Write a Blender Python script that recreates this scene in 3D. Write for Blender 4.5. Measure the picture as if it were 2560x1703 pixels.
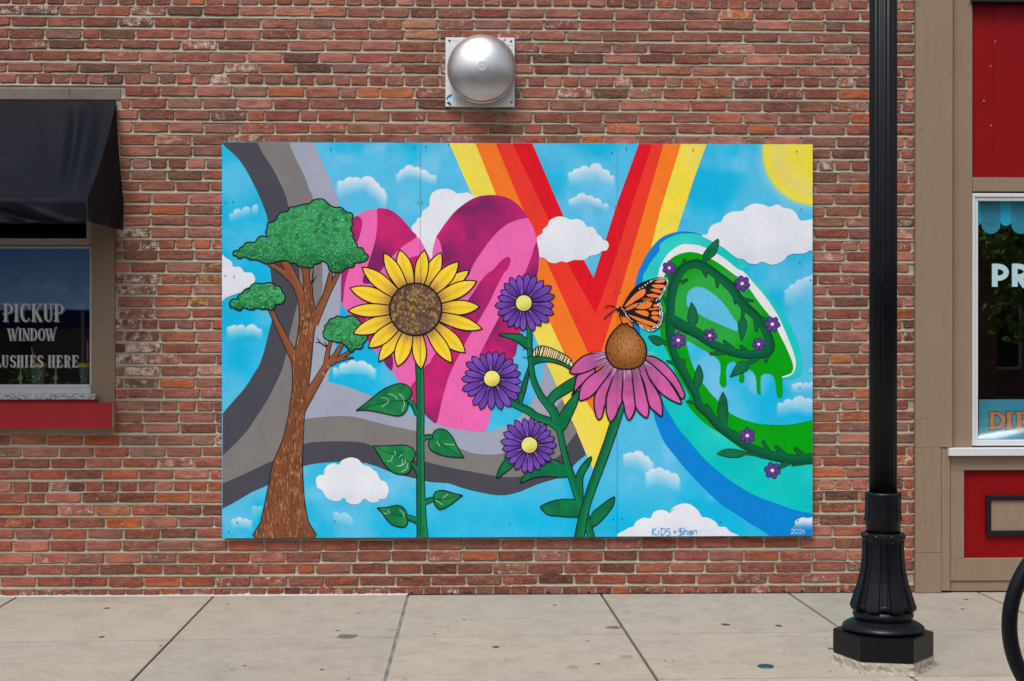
import bpy, bmesh, math, random
import numpy as np
from mathutils import Vector, Matrix
from mathutils.geometry import tessellate_polygon

random.seed(7); rng = np.random.default_rng(7)
for o in list(bpy.data.objects): bpy.data.objects.remove(o)
S = bpy.context.scene
C = S.collection
R = math.radians
PI = math.pi

# ------------------------------------------------------------------ camera
CAM = (-0.291, -8.839, 1.596)
YAW, PITCH = R(1.612), R(-0.111)
cam_data = bpy.data.cameras.new('camera')
cam = bpy.data.objects.new('camera', cam_data); C.objects.link(cam)
cam.location = CAM
cam.rotation_euler = (PI/2 + PITCH, 0, -YAW)
cam_data.lens = 50; cam_data.sensor_width = 36; cam_data.sensor_fit = 'HORIZONTAL'
cam_data.clip_start = 0.05; cam_data.clip_end = 2000
S.camera = cam

# ------------------------------------------------------------------ sky, sun, exposure
SUN_EL, SUN_AZ = R(62), R(-26)        # azimuth measured from straight in front of the wall, minus = from the left
world = bpy.data.worlds.new('World'); S.world = world; world.use_nodes = True
wn = world.node_tree; wn.nodes.clear()
w_out = wn.nodes.new('ShaderNodeOutputWorld'); w_bg = wn.nodes.new('ShaderNodeBackground')
w_sky = wn.nodes.new('ShaderNodeTexSky'); w_hs = wn.nodes.new('ShaderNodeHueSaturation')
w_sky.sky_type = 'NISHITA'; w_sky.sun_disc = False
w_sky.sun_elevation = SUN_EL; w_sky.sun_rotation = PI + SUN_AZ * -1
w_sky.air_density = 1.0; w_sky.dust_density = 4.0; w_sky.ozone_density = 1.0
w_hs.inputs['Saturation'].default_value = 0.30          # high thin cloud takes the blue out of it
wn.links.new(w_sky.outputs[0], w_hs.inputs['Color']); wn.links.new(w_hs.outputs[0], w_bg.inputs[0])
w_bg.inputs[1].default_value = 0.085
wn.links.new(w_bg.outputs[0], w_out.inputs[0])
sl = bpy.data.lights.new('sun', 'SUN'); sun = bpy.data.objects.new('sun', sl); C.objects.link(sun)
sl.energy = 1.5; sl.angle = R(24); sl.color = (1.0, 0.965, 0.92)
_d = Vector((math.sin(SUN_AZ)*math.cos(SUN_EL), -math.cos(SUN_AZ)*math.cos(SUN_EL), math.sin(SUN_EL)))
sun.rotation_euler = _d.to_track_quat('Z', 'Y').to_euler(); sun.location = _d*20
S.view_settings.view_transform = 'Standard'; S.view_settings.look = 'None'
S.view_settings.gamma = 1.0; S.view_settings.exposure = 0.80
S.view_settings.use_curve_mapping = False
S.render.engine = 'CYCLES'
S.cycles.transparent_max_bounces = 24

# ------------------------------------------------------------------ measuring: a pixel of the 2560 px photograph -> a point on the plane Y = const
FPX = 50/36*2560
_f = np.array([math.sin(YAW)*math.cos(PITCH), math.cos(YAW)*math.cos(PITCH), math.sin(PITCH)])
_r = np.array([math.cos(YAW), -math.sin(YAW), 0.0]); _u = np.cross(_r, _f); _c = np.array(CAM)
def at(x, y, Y=0.0):
    d = _f*FPX + _r*(x-1280) + _u*(851.5-y)
    return Vector(_c + d*((Y-_c[1])/d[1]))
def at_many(P, Y):
    P = np.asarray(P, float).reshape(-1, 2)
    d = _f[None]*FPX + np.outer(P[:,0]-1280, _r) + np.outer(851.5-P[:,1], _u)
    return _c[None] + d*((Y-_c[1])/d[:,1])[:,None]
def to_px(X, Y, Z):
    d = np.stack([X, Y, Z], -1) - _c
    z = d@_f
    return 1280+FPX*(d@_r)/z, 851.5-FPX*(d@_u)/z

# ------------------------------------------------------------------ small helpers
def lin(c):
    c = np.asarray(c, float)/255.0
    return np.where(c <= 0.04045, c/12.92, ((c+0.055)/1.055)**2.4)
def L3(c): return tuple(float(v) for v in lin(c))
def link(o, parent=None):
    C.objects.link(o)
    if parent is not None: o.parent = parent
    return o
def tag(o, label=None, cat=None, group=None, kind=None):
    if label: o['label'] = label
    if cat: o['category'] = cat
    if group: o['group'] = group
    if kind: o['kind'] = kind
    return o
def empty(name, loc=(0,0,0)):
    o = bpy.data.objects.new(name, None); C.objects.link(o); o.location = loc; o.empty_display_size = 0.1
    return o
def child(o, parent):
    """parent o without moving it (parents here carry only a location)"""
    o.parent = parent
    o.matrix_parent_inverse = Matrix.Translation(-Vector(parent.location))
    return o
def obj(name, bm, mat, parent=None, smooth=False, origin=None):
    me = bpy.data.meshes.new(name)
    if origin is not None:
        bmesh.ops.translate(bm, verts=bm.verts, vec=-Vector(origin))
    bm.normal_update(); bm.to_mesh(me); bm.free()
    for m in (mat if isinstance(mat, (list, tuple)) else [mat]): me.materials.append(m)
    if smooth:
        for p in me.polygons: p.use_smooth = True
    o = bpy.data.objects.new(name, me); C.objects.link(o)
    if origin is not None: o.location = origin
    if parent is not None: child(o, parent)
    return o
def bbox(bm, x0, x1, y0, y1, z0, z1):
    vs = [bm.verts.new((x, y, z)) for z in (z0, z1) for y in (y0, y1) for x in (x0, x1)]
    for f in ((0,2,3,1),(4,5,7,6),(0,1,5,4),(2,6,7,3),(0,4,6,2),(1,3,7,5)): bm.faces.new([vs[i] for i in f])
    return vs
def box(name, x0, x1, y0, y1, z0, z1, mat, parent=None, bev=0.002):
    bm = bmesh.new(); bbox(bm, *sorted((x0, x1)), *sorted((y0, y1)), *sorted((z0, z1)))
    if bev: bmesh.ops.bevel(bm, geom=bm.edges[:], offset=bev, segments=2, affect='EDGES', profile=0.5)
    return obj(name, bm, mat, parent)
def pbox(name, px0, py0, px1, py1, Yf, Yb, mat, parent=None, bev=0.002):
    """box whose front (plane Y = Yf) fills the measured rectangle"""
    xm, ym = (px0+px1)/2, (py0+py1)/2
    x0, x1 = at(px0, ym, Yf).x, at(px1, ym, Yf).x
    z1, z0 = at(xm, py0, Yf).z, at(xm, py1, Yf).z
    return box(name, x0, x1, Yf, Yb, z0, z1, mat, parent, bev)
def tube(bm, pts, r, n=12, cap=True):
    pts = [Vector(p) for p in pts]; rings = []
    rr = r if isinstance(r, (list, tuple)) else [r]*len(pts)
    for i, p in enumerate(pts):
        t = (pts[min(i+1, len(pts)-1)]-pts[max(i-1, 0)]).normalized()
        a = Vector((0,0,1)) if abs(t.z) < 0.9 else Vector((1,0,0))
        u = t.cross(a).normalized(); v = t.cross(u)
        rings.append([bm.verts.new(p+(u*math.cos(k*2*PI/n)+v*math.sin(k*2*PI/n))*rr[i]) for k in range(n)])
    for a, b in zip(rings, rings[1:]):
        for k in range(n): bm.faces.new((a[k], a[(k+1)%n], b[(k+1)%n], b[k]))
    if cap: bm.faces.new(rings[0][::-1]); bm.faces.new(rings[-1])
def lathe(bm, prof, n=48, fn=None, axis='Z', loc=(0,0,0), cap=True):
    """prof: [(r, h)...]; fn(theta, i) multiplies the radius"""
    loc = Vector(loc); rings = []
    for i, (r, h) in enumerate(prof):
        ring = []
        for k in range(n):
            th = 2*PI*k/n; q = r*(fn(th, i) if fn else 1)
            p = Vector((q*math.cos(th), q*math.sin(th), h)) if axis == 'Z' else Vector((q*math.cos(th), -h, q*math.sin(th)))
            ring.append(bm.verts.new(p+loc))
        rings.append(ring)
    for a, b in zip(rings, rings[1:]):
        for k in range(n): bm.faces.new((a[k], a[(k+1)%n], b[(k+1)%n], b[k]))
    if cap: bm.faces.new(rings[0][::-1]); bm.faces.new(rings[-1])
    bmesh.ops.recalc_face_normals(bm, faces=bm.faces)

# ------------------------------------------------------------------ materials
class NT:
    def __init__(s, name):
        s.m = bpy.data.materials.new(name); s.m.use_nodes = True
        s.t = s.m.node_tree; s.b = s.t.nodes['Principled BSDF']; s.out = s.t.nodes['Material Output']
        s.pos = s.t.nodes.new('ShaderNodeNewGeometry').outputs['Position']
    def n(s, typ, **kw):
        nd = s.t.nodes.new('ShaderNode'+typ)
        for k, v in kw.items():
            if k in nd.inputs: nd.inputs[k].default_value = v
            else: setattr(nd, k, v)
        return nd
    def l(s, a, b): s.t.links.new(a, b)
    def vec(s, sc):
        m = s.n('Mapping'); m.inputs['Scale'].default_value = sc; s.l(s.pos, m.inputs['Vector']); return m.outputs[0]
    def noise(s, scale, detail=3, rough=0.55, vec=None, dist=0.0):
        nd = s.n('TexNoise', Scale=scale, Detail=detail, Roughness=rough, Distortion=dist)
        s.l(vec if vec is not None else s.pos, nd.inputs['Vector']); return nd.outputs['Fac']
    def ramp(s, fac, stops):
        r = s.n('ValToRGB'); e = r.color_ramp.elements
        while len(e) < len(stops): e.new(0.5)
        for q, (p, c) in zip(e, stops):
            q.position = p; q.color = (*c, 1) if len(c) == 3 else c
        s.l(fac, r.inputs[0]); return r.outputs[0]
    def mr(s, fac, a, b, c=0.0, d=1.0, smooth=False):
        m = s.n('MapRange'); m.interpolation_type = 'SMOOTHSTEP' if smooth else 'LINEAR'
        for i, v in enumerate((a, b, c, d)):
            if hasattr(v, 'links') or hasattr(v, 'is_linked'): s.l(v, m.inputs[1+i])
            else: m.inputs[1+i].default_value = v
        s.l(fac, m.inputs[0]); return m.outputs[0]
    def math(s, op, a, b=0.0):
        m = s.n('Math', operation=op)
        for i, v in enumerate((a, b)):
            if hasattr(v, 'is_linked'): s.l(v, m.inputs[i])
            else: m.inputs[i].default_value = v
        return m.outputs[0]
    def mix(s, fac, a, b, blend='MIX'):
        m = s.n('Mix', data_type='RGBA', blend_type=blend)
        for i, v in ((0, fac), (6, a), (7, b)):
            if hasattr(v, 'is_linked'): s.l(v, m.inputs[i])
            elif i == 0: m.inputs[0].default_value = v
            else: m.inputs[i].default_value = (*v, 1) if len(v) == 3 else v
        return m.outputs[2]
    def bump(s, h, strength=0.3, dist=0.002):
        b = s.n('Bump', Strength=strength, Distance=dist); s.l(h, b.inputs['Height']); s.l(b.outputs[0], s.b.inputs['Normal']); return b
    def set(s, **kw):
        for k, v in kw.items():
            k = k.replace('_', ' ')
            if hasattr(v, 'is_linked'): s.l(v, s.b.inputs[k])
            else: s.b.inputs[k].default_value = (*v, 1) if isinstance(v, tuple) and len(v) == 3 else v
        return s.m

def mat_plain(name, srgb, rough=0.5, metal=0.0, var=0.08, scale=8.0, spec=0.4, grime=0.0, bump=0.0, bscale=120, streak=0.0):
    t = NT(name); c = lin(srgb)
    n1 = t.noise(scale, 4)
    col = t.mix(n1, tuple(c*(1-var)), tuple(np.minimum(c*(1+var), 1)))
    if streak:
        sk = t.noise(1.0, 4, 0.6, t.vec((90, 90, 2.5))); col = t.mix(t.mr(sk, 0.3, 0.7), t.mix(1.0, col, (1-streak,)*3, 'MULTIPLY'), t.mix(1.0, col, (1+streak,)*3, 'MULTIPLY'))
    if grime:
        g = t.mr(t.noise(scale*4, 5, 0.65), 0.60, 0.75, 0, grime, True)
        col = t.mix(g, col, tuple(c*0.45))
    t.set(Base_Color=col, Metallic=metal, Roughness=t.mr(t.noise(scale*3, 3), 0.3, 0.7, max(rough-0.08, 0.02), min(rough+0.08, 1)))
    t.b.inputs['Specular IOR Level'].default_value = spec
    if bump: t.bump(t.noise(bscale, 4), bump, 0.002)
    return t.m

def mat_brick():
    t = NT('old_brick')
    col = t.n('Attribute', attribute_name='Col').outputs['Color']
    par = t.n('SeparateColor'); t.l(t.n('Attribute', attribute_name='Par').outputs['Color'], par.inputs[0])
    white, yellow, seed = par.outputs
    off = t.n('CombineXYZ'); t.l(t.math('MULTIPLY', seed, 37.0), off.inputs[0]); t.l(t.math('MULTIPLY', seed, 91.0), off.inputs[2])
    va = t.n('VectorMath', operation='ADD'); t.l(t.pos, va.inputs[0]); t.l(off.outputs[0], va.inputs[1]); P = va.outputs[0]
    st = t.n('Mapping'); st.inputs['Scale'].default_value = (0.45, 1, 1.5); t.l(P, st.inputs['Vector']); PS = st.outputs[0]
    m1 = t.noise(22, 4, 0.6, PS)                                    # broad patches inside one brick
    c = t.mix(t.mr(m1, 0.32, 0.68), t.mix(1.0, col, (0.58, 0.53, 0.52), 'MULTIPLY'), t.mix(1.0, col, (1.26, 1.30, 1.32), 'MULTIPLY'))
    m2 = t.noise(85, 5, 0.75, PS)
    c = t.mix(t.mr(m2, 0.47, 0.70, 0, 0.8), c, t.mix(0.6, col, L3((186, 140, 126))))   # pale bloom
    m3 = t.noise(44, 5, 0.75, PS)
    c = t.mix(t.mr(m3, 0.56, 0.70, 0, 0.75), c, t.mix(1.0, col, (0.48, 0.40, 0.38), 'MULTIPLY'))
    g = t.noise(120, 6, 0.85, P)
    c = t.mix(t.mr(g, 0.34, 0.66), t.mix(1.0, c, (0.62, 0.60, 0.59), 'MULTIPLY'), t.mix(1.0, c, (1.30, 1.32, 1.33), 'MULTIPLY'))
    big = t.noise(0.9, 4, 0.6)                                      # uneven weathering over the whole wall
    c = t.mix(t.mr(big, 0.35, 0.65), t.mix(1.0, c, (0.84, 0.83, 0.83), 'MULTIPLY'), t.mix(1.0, c, (1.08, 1.08, 1.08), 'MULTIPLY'))
    pit = t.mr(t.noise(105, 3, 0.6, P), 0.68, 0.74)
    c = t.mix(t.math('MULTIPLY', pit, 0.8), c, (0.03, 0.018, 0.015))
    # flaking remains of old paint
    fl = t.math('ADD', t.math('MULTIPLY', t.noise(150, 5, 0.8, P), 0.75), t.math('MULTIPLY', t.noise(24, 3, 0.6, P), 0.5))
    wa = t.mr(white, 0.0, 1.0, 0.86, 0.56); wb = t.math('ADD', wa, 0.06)
    wf = t.mr(fl, wa, wb); c = t.mix(t.math('MULTIPLY', wf, 0.72), c, L3((222, 205, 188)))
    fl2 = t.math('ADD', t.math('MULTIPLY', t.noise(140, 5, 0.8, PS), 0.75), t.math('MULTIPLY', t.noise(17, 3, 0.6, P), 0.5))
    ya = t.mr(yellow, 0.0, 1.0, 0.92, 0.56); yb = t.math('ADD', ya, 0.07)
    yf = t.mr(fl2, ya, yb); c = t.mix(t.math('MULTIPLY', yf, 0.85), c, L3((206, 158, 74)))
    h = t.math('SUBTRACT', t.math('ADD', t.math('MULTIPLY', g, 0.35), t.math('MULTIPLY', m3, 0.9)), t.math('MULTIPLY', pit, 0.9))
    t.bump(h, 0.8, 0.009)
    t.set(Base_Color=c, Roughness=0.9); t.b.inputs['Specular IOR Level'].default_value = 0.2
    return t.m
def mat_mortar():
    t = NT('mortar')
    n1 = t.noise(3, 6, 0.65); n2 = t.noise(110, 5, 0.75)
    c = t.mix(t.mr(n1, 0.3, 0.7), L3((158, 147, 130)), L3((182, 172, 156)))
    c = t.mix(t.mr(n2, 0.3, 0.75), t.mix(1.0, c, (0.80, 0.80, 0.79), 'MULTIPLY'), c)
    t.set(Base_Color=c, Roughness=0.95); t.b.inputs['Specular IOR Level'].default_value = 0.15
    t.bump(t.math('ADD', n2, t.math('MULTIPLY', t.noise(28, 3), 1.5)), 0.6, 0.005)
    return t.m
def mat_concrete(name, a, b, streak=True):
    t = NT(name)
    rnd = t.n('ObjectInfo').outputs['Random']
    n1 = t.noise(0.8, 6, 0.65); n2 = t.noise(170, 5, 0.8); n3 = t.noise(60, 5, 0.75, t.vec((0.30, 1.3, 1)))
    n4 = t.noise(4.5, 6, 0.7); n5 = t.noise(17, 5, 0.7)
    c = t.mix(t.mr(n1, 0.36, 0.64), L3(a), L3(b))
    c = t.mix(t.mr(rnd, 0, 1), t.mix(1.0, c, (0.91, 0.92, 0.93), 'MULTIPLY'), t.mix(1.0, c, (1.05, 1.04, 1.02), 'MULTIPLY'))
    c = t.mix(t.mr(n4, 0.46, 0.70, 0, 0.8), c, t.mix(1.0, c, (0.80, 0.78, 0.75), 'MULTIPLY'))
    c = t.mix(t.mr(n5, 0.35, 0.68), t.mix(1.0, c, (0.92, 0.92, 0.91), 'MULTIPLY'), t.mix(1.0, c, (1.06, 1.06, 1.06), 'MULTIPLY'))
    c = t.mix(t.mr(n2, 0.30, 0.70), t.mix(1.0, c, (0.62, 0.61, 0.59), 'MULTIPLY'), t.mix(1.0, c, (1.14, 1.14, 1.13), 'MULTIPLY'))
    c = t.mix(t.mr(n3, 0.52, 0.76, 0, 0.6), c, t.mix(1.0, c, (0.74, 0.73, 0.71), 'MULTIPLY'))
    spk = t.mr(t.noise(95, 3, 0.6), 0.685, 0.74)
    c = t.mix(t.math('MULTIPLY', spk, 0.6), c, (0.06, 0.055, 0.05))
    t.set(Base_Color=c, Roughness=0.88); t.b.inputs['Specular IOR Level'].default_value = 0.2
    t.bump(t.math('ADD', n2, n3), 0.3, 0.002)
    return t.m
def mat_paint():
    t = NT('mural_paint')
    col = t.n('Attribute', attribute_name='Col').outputs['Color']
    n1 = t.noise(5.5, 5, 0.62); n2 = t.noise(34, 4, 0.6, t.vec((1.6, 1, 0.7))); n3 = t.noise(300, 3)
    c = t.mix(t.mr(n1, 0.33, 0.68), t.mix(1.0, col, (0.93, 0.94, 0.95), 'MULTIPLY'), t.mix(1.0, col, (1.05, 1.04, 1.03), 'MULTIPLY'))
    c = t.mix(t.mr(n2, 0.3, 0.72), t.mix(1.0, c, (0.94, 0.94, 0.94), 'MULTIPLY'), c)
    sc = t.mr(t.noise(120, 4, 0.7), 0.755, 0.775, 0, 0.5)
    c = t.mix(sc, c, (0.8, 0.8, 0.8))
    t.set(Base_Color=c, Roughness=t.mr(n2, 0.3, 0.7, 0.45, 0.6)); t.b.inputs['Specular IOR Level'].default_value = 0.12
    t.bump(t.math('ADD', n2, t.math('MULTIPLY', n3, 0.3)), 0.06, 0.002)
    return t.m
def mat_fabric():
    t = NT('awning_fabric')
    w = t.noise(900, 2); n1 = t.noise(4, 4)
    c = t.mix(n1, L3((12, 15, 23)), L3((20, 24, 34)))
    spk = t.mr(t.noise(70, 2, 0.5), 0.80, 0.83)
    c = t.mix(spk, c, (0.35, 0.35, 0.36))
    t.set(Base_Color=c, Roughness=0.6); t.b.inputs['Specular IOR Level'].default_value = 0.07
    t.bump(w, 0.15, 0.001)
    return t.m
def mat_glass(name, refl=0.13, tint=(0.82, 0.86, 0.86)):
    t = NT(name); nt = t.t
    tr = t.n('BsdfTransparent'); tr.inputs[0].default_value = (*tint, 1)
    gl = t.n('BsdfGlossy'); gl.inputs['Roughness'].default_value = 0.015; gl.inputs[0].default_value = (1, 1, 1, 1)
    fr = t.n('LayerWeight'); fr.inputs['Blend'].default_value = 0.12
    fac = t.mr(fr.outputs['Facing'], 0, 1, refl, 0.9)
    b = t.n('Bump', Strength=0.04, Distance=0.003); t.l(t.noise(2.2, 2), b.inputs['Height']); t.l(b.outputs[0], gl.inputs['Normal'])
    mx = t.n('MixShader'); t.l(fac, mx.inputs[0]); t.l(tr.outputs[0], mx.inputs[1]); t.l(gl.outputs[0], mx.inputs[2])
    t.l(mx.outputs[0], t.out.inputs[0]); nt.nodes.remove(t.b)
    return t.m
def mat_steel():
    t = NT('spun_aluminium')
    n1 = t.noise(14, 4, 0.6); n2 = t.noise(60, 4, 0.6, t.vec((1, 1, 0.25)))
    c = t.mix(n1, L3((200, 202, 206)), L3((226, 228, 232)))
    c = t.mix(t.mr(n2, 0.62, 0.8, 0, 0.35), c, L3((130, 126, 120)))
    t.set(Base_Color=c, Metallic=1.0, Roughness=t.mr(n2, 0.3, 0.7, 0.38, 0.46))
    return t.m
def mat_granite():
    t = NT('granite')
    v = t.n('TexVoronoi', Scale=230.0); t.l(t.pos, v.inputs['Vector'])
    s = t.n('SeparateColor'); t.l(v.outputs['Color'], s.inputs[0])
    c = t.ramp(s.outputs[0], [(0.0, L3((40, 40, 46))), (0.22, L3((90, 90, 96))), (0.45, L3((150, 150, 152))), (0.8, L3((205, 205, 206)))])
    t.set(Base_Color=c, Roughness=0.3); return t.m
def mat_blackiron():
    t = NT('black_iron_paint')
    n1 = t.noise(9, 4); n2 = t.noise(140, 4, 0.7)
    c = t.mix(n1, L3((7, 10, 15)), L3((13, 18, 26)))
    sc = t.mr(t.noise(42, 5, 0.75, t.vec((1.5, 1.5, 0.6))), 0.70, 0.80, 0, 0.3)
    c = t.mix(sc, c, L3((92, 98, 106)))
    t.set(Base_Color=c, Roughness=t.mr(n1, 0.3, 0.7, 0.30, 0.46)); t.b.inputs['Specular IOR Level'].default_value = 0.24
    t.bump(n2, 0.08, 0.0015)
    return t.m
def mat_leaf(name, a, b):
    t = NT(name); oi = t.noise(2.5, 3)
    t.set(Base_Color=t.mix(oi, L3(a), L3(b)), Roughness=0.6); return t.m

M = dict(
    brick=mat_brick(), mortar=mat_mortar(), slab=mat_concrete('sidewalk_concrete', (172, 163, 150), (163, 158, 151)),
    paint=mat_paint(), fabric=mat_fabric(), glass=mat_glass('window_glass', 0.15), steel=mat_steel(), granite=mat_granite(), iron=mat_blackiron(),
    lintel=mat_concrete('lintel_concrete', (142, 132, 122), (124, 116, 108)), footing=mat_concrete('footing_concrete', (196, 188, 178), (160, 150, 140)),
    tan=mat_plain('tan_paint', (140, 120, 102), 0.55, var=0.09, scale=2.2, grime=0.22, bump=0.08, streak=0.06, spec=0.2),
    red=mat_plain('red_paint', (132, 6, 13), 0.55, var=0.22, scale=2.5, bump=0.06, streak=0.06, grime=0.12, spec=0.15),
    red2=mat_plain('red_apron_paint', (152, 40, 43), 0.55, var=0.10, scale=3, bump=0.06, streak=0.05, spec=0.15),
    white=mat_plain('white_frame', (206, 208, 212), 0.4, var=0.03, scale=6, grime=0.1),
    greyframe=mat_plain('aluminium_frame', (176, 170, 168), 0.4, var=0.04, scale=6),
    blackpaint=mat_plain('black_trim_paint', (16, 18, 22), 0.35, var=0.1),
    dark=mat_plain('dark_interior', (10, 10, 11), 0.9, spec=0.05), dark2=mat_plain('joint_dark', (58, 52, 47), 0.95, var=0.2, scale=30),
    sealant=mat_plain('grey_sealant', (132, 134, 134), 0.7, var=0.2, scale=25), caulk=mat_plain('white_caulk', (176, 176, 176), 0.7, var=0.06, scale=30, bump=0.4, bscale=60),
    gum=mat_plain('old_gum', (66, 60, 56), 0.9, var=0.2), teal=mat_plain('teal_paint', (14, 66, 80), 0.45, var=0.1, scale=30, grime=0.3),
    plate=mat_plain('galvanised_plate', (222, 224, 228), 0.45, var=0.05, scale=10, grime=0.25), screw=mat_plain('screw_metal', (40, 42, 46), 0.5),
    asphalt=mat_concrete('asphalt', (74, 73, 72), (60, 60, 61)),
    glasslet=mat_plain('window_lettering', (186, 192, 200), 0.5, var=0.05),
)

# ================================================================== SETTING: ground, road, sidewalk
tag(box('ground', -300, 300, -400, 300, -1.2, -0.145, M['asphalt'], bev=0), kind='structure')
tag(box('road', -120, 120, -12.5, -3.75, -0.144, -0.13, M['asphalt'], bev=0), kind='structure')
tag(box('far_sidewalk_dark', -120, 120, -40, -12.5, -0.14, 0.0, M['asphalt'], bev=0.01), kind='structure')  # unseen far sidewalk, coloured dark so it reflects dimly in the glass
tag(box('kerb', -60, 60, -3.75, -3.6, -0.14, -0.003, M['lintel'], bev=0.01), kind='structure')
sidewalk = box('sidewalk', -60, 60, -3.595, 0.25, -0.14, -0.022, M['dark2'], bev=0); tag(sidewalk, kind='structure')
jx = [(-5.49, 0), (-4.29, 0), (-3.09, 0.01), (-1.888, 0.014), (-0.688, -0.008), (0.512, 0.062), (1.688, 0.09), (2.88, 0.09), (4.08, 0.09), (5.28, 0.09)]
def joint_x(i, Y): return jx[i][0] + jx[i][1]*(-Y/2.27)
def row_y(k, X): return (0.012, -1.225+0.032*X, -2.235+0.02*X, -3.59)[k]
for i in range(len(jx)-1):
    for k in range(3):
        hv = 0.007 if i not in (2,) else 0.005
        cs = []
        for (ii, sx, kk, sy) in ((i, 1, k, -1), (i+1, -1, k, -1), (i+1, -1, k+1, 1), (i, 1, k+1, 1)):
            Y = row_y(kk, jx[ii][0]); X = joint_x(ii, Y)
            Y = row_y(kk, X) if kk in (1, 2) else Y
            cs.append((X+sx*hv, Y+sy*(0.0012 if kk in (1, 2) else 0)))
        bm = bmesh.new()
        top = [bm.verts.new((x, y, random.uniform(-0.0005, 0.0005))) for x, y in cs]; bot = [bm.verts.new((x, y, -0.03)) for x, y in cs]
        bm.faces.new(top[::-1])
        for q in range(4): bm.faces.new((top[q], top[(q+1)%4], bot[(q+1)%4], bot[q]))
        bmesh.ops.recalc_face_normals(bm, faces=bm.faces)
        bmesh.ops.bevel(bm, geom=[e for e in bm.edges if all(v in top for v in e.verts)], offset=0.0025, segments=2, affect='EDGES')
        obj('slab', bm, M['slab'], sidewalk)
# sealant bead in the joint under the mural
bm = bmesh.new(); vs = []
for q in range(30):
    Y = -0.05-q*0.08; X = joint_x(4, Y)+random.uniform(-0.001, 0.001); w = 0.0052*(1+0.25*math.sin(q*1.7))
    vs.append([bm.verts.new((X-w, Y, -0.006)), bm.verts.new((X, Y, -0.0015+random.uniform(-0.001, 0.001))), bm.verts.new((X+w, Y, -0.006))])
for a, b in zip(vs, vs[1:]):
    for k in range(2): bm.faces.new((a[k], b[k], b[k+1], a[k+1]))
obj('joint_sealant', bm, M['sealant'], sidewalk)
# flattened gum and stains: (px, py, length px)
gums = [(267,1521,18),(569,1510,9),(618,1498,6),(255,1593,16),(401,1615,9),(612,1665,10),(580,1674,9),(34,1561,5),(895,1533,10),(845,1577,13),(806,1674,12),(872,1698,8),(912,1676,6),
        (1127,1528,5),(1144,1528,5),(1159,1549,8),(1122,1572,6),(1086,1585,11),(1239,1618,19),(1266,1649,7),(1013,1698,8),(1387,1513,12),(1469,1603,13),(1495,1660,16),(1568,1529,7),(1684,1652,9),(1662,1652,8),
        (1838,1524,6),(1815,1562,26),(1946,1565,20),(2005,1552,7),(2065,1597,8),(2075,1679,7),(2415,1499,15),(2407,1523,13),(2453,1495,4),(2300,1513,4),(1402,1563,4),(1340,1593,4),(1940,1535,4),(1960,1636,8)]
def blob(bm, x, y, rx, ry, z, n=14, h=0.0012):
    ring = []
    for k in range(n):
        a = 2*PI*k/n; q = random.uniform(0.75, 1.15)
        ring.append(bm.verts.new((x+rx*q*math.cos(a), y+ry*q*math.sin(a), z)))
    c = bm.verts.new((x, y, z+h))
    for k in range(n): bm.faces.new((c, ring[k], ring[(k+1)%n]))
def on_ground(px, py):
    d = _f*FPX + _r*(px-1280) + _u*(851.5-py); return Vector(_c + d*((0.0-_c[2])/d[2]))
for px, py, w in gums:
    p = on_ground(px, py); sc = (p.y-CAM[1])/FPX
    bm = bmesh.new(); r = w*sc/2; blob(bm, 0, 0, r, min(r*random.uniform(0.8, 1.4), 0.03), 0.0008)
    obj('gum_spot', bm, M['gum'], sidewalk).location = (p.x, p.y, 0)
stain = mat_plain('oily_stain', (98, 92, 84), 0.8, var=0.15); stain2 = mat_plain('rust_stain', (142, 124, 98), 0.9, var=0.1, scale=40)
for px, py, w, m, dpt in ((868, 1591, 54, stain, 0.055), (1535, 1569, 40, stain, 0.05), (1565, 1642, 34, stain2, 0.04), (1431, 1668, 30, stain2, 0.04), (983, 1574, 26, stain2, 0.02)):
    p = on_ground(px, py); sc = (p.y-CAM[1])/FPX
    bm = bmesh.new(); blob(bm, 0, 0, w*sc/2, dpt, 0.0009, 22, 0.0004)
    obj('stain', bm, m, sidewalk).location = (p.x, p.y, 0)
# white caulk bead along the foot of the wall
bm = bmesh.new(); rows = []
x0, x1 = -4.4, at(1019, 1488).x
for q in range(260):
    X = x0+(x1-x0)*q/259; j = random.uniform(0, 0.012) if random.random() < 0.35 else random.uniform(0, 0.004)
    rows.append([bm.verts.new((X, -0.0185-random.uniform(0, 0.003), 0.001)), bm.verts.new((X, -0.014, 0.007+j*0.5)), bm.verts.new((X, -0.004, 0.010+j*0.8))])
for a, b in zip(rows, rows[1:]):
    for k in range(2): bm.faces.new((a[k], b[k], b[k+1], a[k+1]))
obj('caulk_bead', bm, M['caulk'], sidewalk)
# gap between wall and pavement past the caulk, its shade painted as a strip
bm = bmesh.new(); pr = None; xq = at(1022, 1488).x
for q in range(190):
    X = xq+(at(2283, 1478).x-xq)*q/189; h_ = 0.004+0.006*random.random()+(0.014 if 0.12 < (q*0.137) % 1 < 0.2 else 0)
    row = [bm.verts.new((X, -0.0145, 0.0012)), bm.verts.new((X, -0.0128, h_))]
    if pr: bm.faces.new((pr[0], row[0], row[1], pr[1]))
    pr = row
obj('wall_gap_shade', bm, mat_plain('gap_shade_dark', (44, 37, 32), 0.95, var=0.3, scale=40), sidewalk)
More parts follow.
